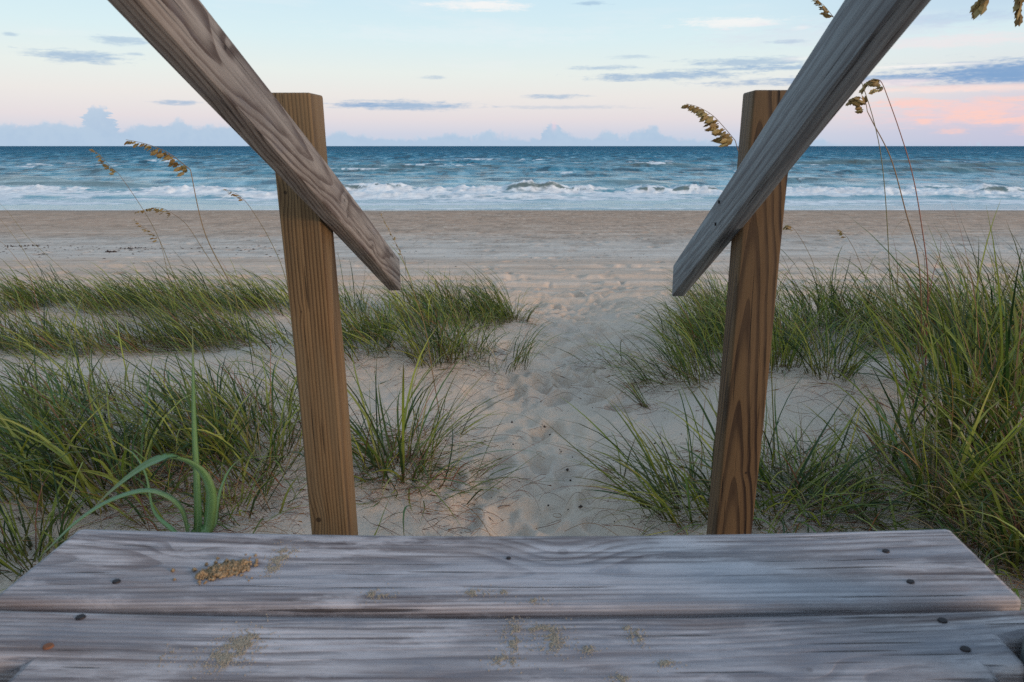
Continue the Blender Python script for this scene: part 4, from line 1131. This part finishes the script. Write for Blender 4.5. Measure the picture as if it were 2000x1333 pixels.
# long single blades and culms without heads
def culm(D, pts, label, w=.006, color=(.12, .15, .03), color2=(.24, .15, .05), r0=.0022):
    p = [at(x, y, D) for x, y in pts]
    g = float(ground_smooth(np.array(p[0].x), np.array(D)))
    foot = Vector((p[0].x + (p[0].x - p[1].x) * .3, D, g))
    t = empty('grass_culm', foot); tag(t, label, 'grass', 'tall bare grass culms')
    tube('stem', spline([foot] + p, 40), r0, r0 * .2, t, color, color2)
culm(4.6, [(255, 700), (190, 610), (130, 535), (60, 470), (20, 420), (0, 398), (-20, 380)], 'long yellow-green culm leaning to the left picture edge above the far left grass')
culm(4.4, [(120, 600), (80, 545), (40, 480), (10, 440), (-20, 405)], 'second culm below it leaning out of the left picture edge')
culm(4.4, [(60, 545), (35, 510), (10, 480), (-15, 460)], 'short reddish culm lowest at the left picture edge', color=(.16, .07, .04))
culm(2.9, [(1818, 560), (1835, 500), (1838, 455)], 'short red culm right of the red-stemmed sea oats', color=(.20, .04, .04), color2=(.25, .08, .05), r0=.002)
culm(2.9, [(1806, 540), (1790, 470), (1770, 430), (1750, 445), (1740, 465)], 'hooked thin blade curling left of the red-stemmed sea oats', color=(.16, .1, .04), r0=.0012)

# ---------------------------------------------------------------- debris on the sand
def debris():
    r = np.random.default_rng(77); P = []; R = []
    for k in range(70):
        y = 1.7 + abs(r.normal(0, 1.0)); x = path_x(y) + r.normal(0.12, .45); P.append((x, y)); R.append(r.uniform(.003, .009))
    P = np.array(P); z = ground_smooth(P[:, 0], P[:, 1]) + .003
    me = grain_mesh('leaf_litter', np.column_stack([P, z]), np.array(R), None, 3)
    m, b = material('dark_plant_litter'); b.inputs['Base Color'].default_value = (.055, .035, .028, 1); b.inputs['Roughness'].default_value = .9
    o = link_mesh('leaf_litter', me, m); tag(o, 'dark bits of plant litter scattered on the sand of the path', 'litter', kind='stuff')
    P = []; R = []
    for k in range(380):
        px = r.uniform(-50, 620) if k < 210 else r.uniform(600, 2050)
        py = (486 + (r.normal(0, 3) if r.uniform() < .6 else r.normal(4, 9))) if k < 210 else 499 + r.normal(0, 8)
        x, y, z = ground_at(px, py); P.append((x, y, z + .004)); R.append(r.uniform(.006, .030) * (1 if k < 210 else .55))
    c = np.array(P)
    me = grain_mesh('seaweed_wrack', c, np.array(R), None, 4)
    co = np.zeros(len(me.vertices) * 3, np.float32); me.vertices.foreach_get('co', co); co = co.reshape(-1, 3); cc = np.repeat(c, 6, 0)
    co = cc + (co - cc) * np.array([1.5, 1.0, .35]); me.vertices.foreach_set('co', co.astype(np.float32).ravel())
    o = link_mesh('seaweed_wrack', me, m); tag(o, 'line of dark seaweed scraps along the upper beach', 'seaweed', kind='stuff')
    # clumps big enough to tell apart
    for px, py, s, lab in ((160 + 100 + 2, 486, .16, 'right dark seaweed clump on the beach behind the left grass'), (216, 493, .10, 'small middle seaweed clump on the beach behind the left grass'), (38, 482, .26, 'long dark seaweed clump near the left picture edge')):
        x, y, z = ground_at(px, py)
        q = np.column_stack([r.normal(0, s * .8, 70), r.normal(0, s * .4, 70), np.abs(r.normal(.0, .008, 70))])
        me = grain_mesh('seaweed_clump', q, r.uniform(.006, .024, 70), None, 9)
        o = link_mesh('seaweed_clump', me, m, loc=(x, y, z)); tag(o, lab, 'seaweed', 'seaweed clumps on the upper beach')
    P = []; R = []
    for k in range(520):
        y = 1.7 + abs(r.normal(0, 2.2)); x = path_x(y) + r.normal(0, .9); P.append((x, y)); R.append(r.uniform(.0012, .0035))
    P = np.array(P); z = ground_smooth(P[:, 0], P[:, 1]) + .006
    me = grain_mesh('shell_bits', np.column_stack([P, z]), np.array(R), None, 13)
    m2, b = material('shell_and_straw_bits'); g0 = E(E.tree.nodes.new('ShaderNodeNewGeometry').outputs['Random Per Island'])
    link(mix(g0.step(.4, .6), (.10, .055, .035), (.62, .56, .48)), b.inputs['Base Color'])
    o = link_mesh('shell_bits', me, m2); tag(o, 'tiny shell and straw bits strewn over the sand of the path', 'litter', kind='stuff')
    # twigs
    M_twig, b = material('dry_brown_twig'); b.inputs['Base Color'].default_value = (.13, .07, .045, 1)
    for px, py, dx, dy, lab in ((950, 1020, 30, 18, 'short brown twig on the sand right of the left post foot'), (900, 1040, 50, 5, 'flat reddish twig lying along the plank edge by the left post'), (985, 1000, 34, -8, 'thin pale twig lying on the path just before the planks'), (1250, 958, 50, 4, 'reddish twig lying on the sand left of the right post tuft')):
        x0, y0, z0 = ground_at(px - dx / 2, py - dy / 2); x1, y1, z1 = ground_at(px + dx / 2, py + dy / 2)
        t = empty('twig', (x0, y0, z0)); tag(t, lab, 'twig', 'twigs on the sand')
        pts = [Vector((x0, y0, z0 + .004)), Vector(((x0 + x1) / 2, (y0 + y1) / 2 + .004, (z0 + z1) / 2 + .012)), Vector((x1, y1, z1 + .004))]
        tube('stick', spline(pts, 8), .0022, .0010, t, (.14, .08, .05), (.10, .05, .035))
debris()
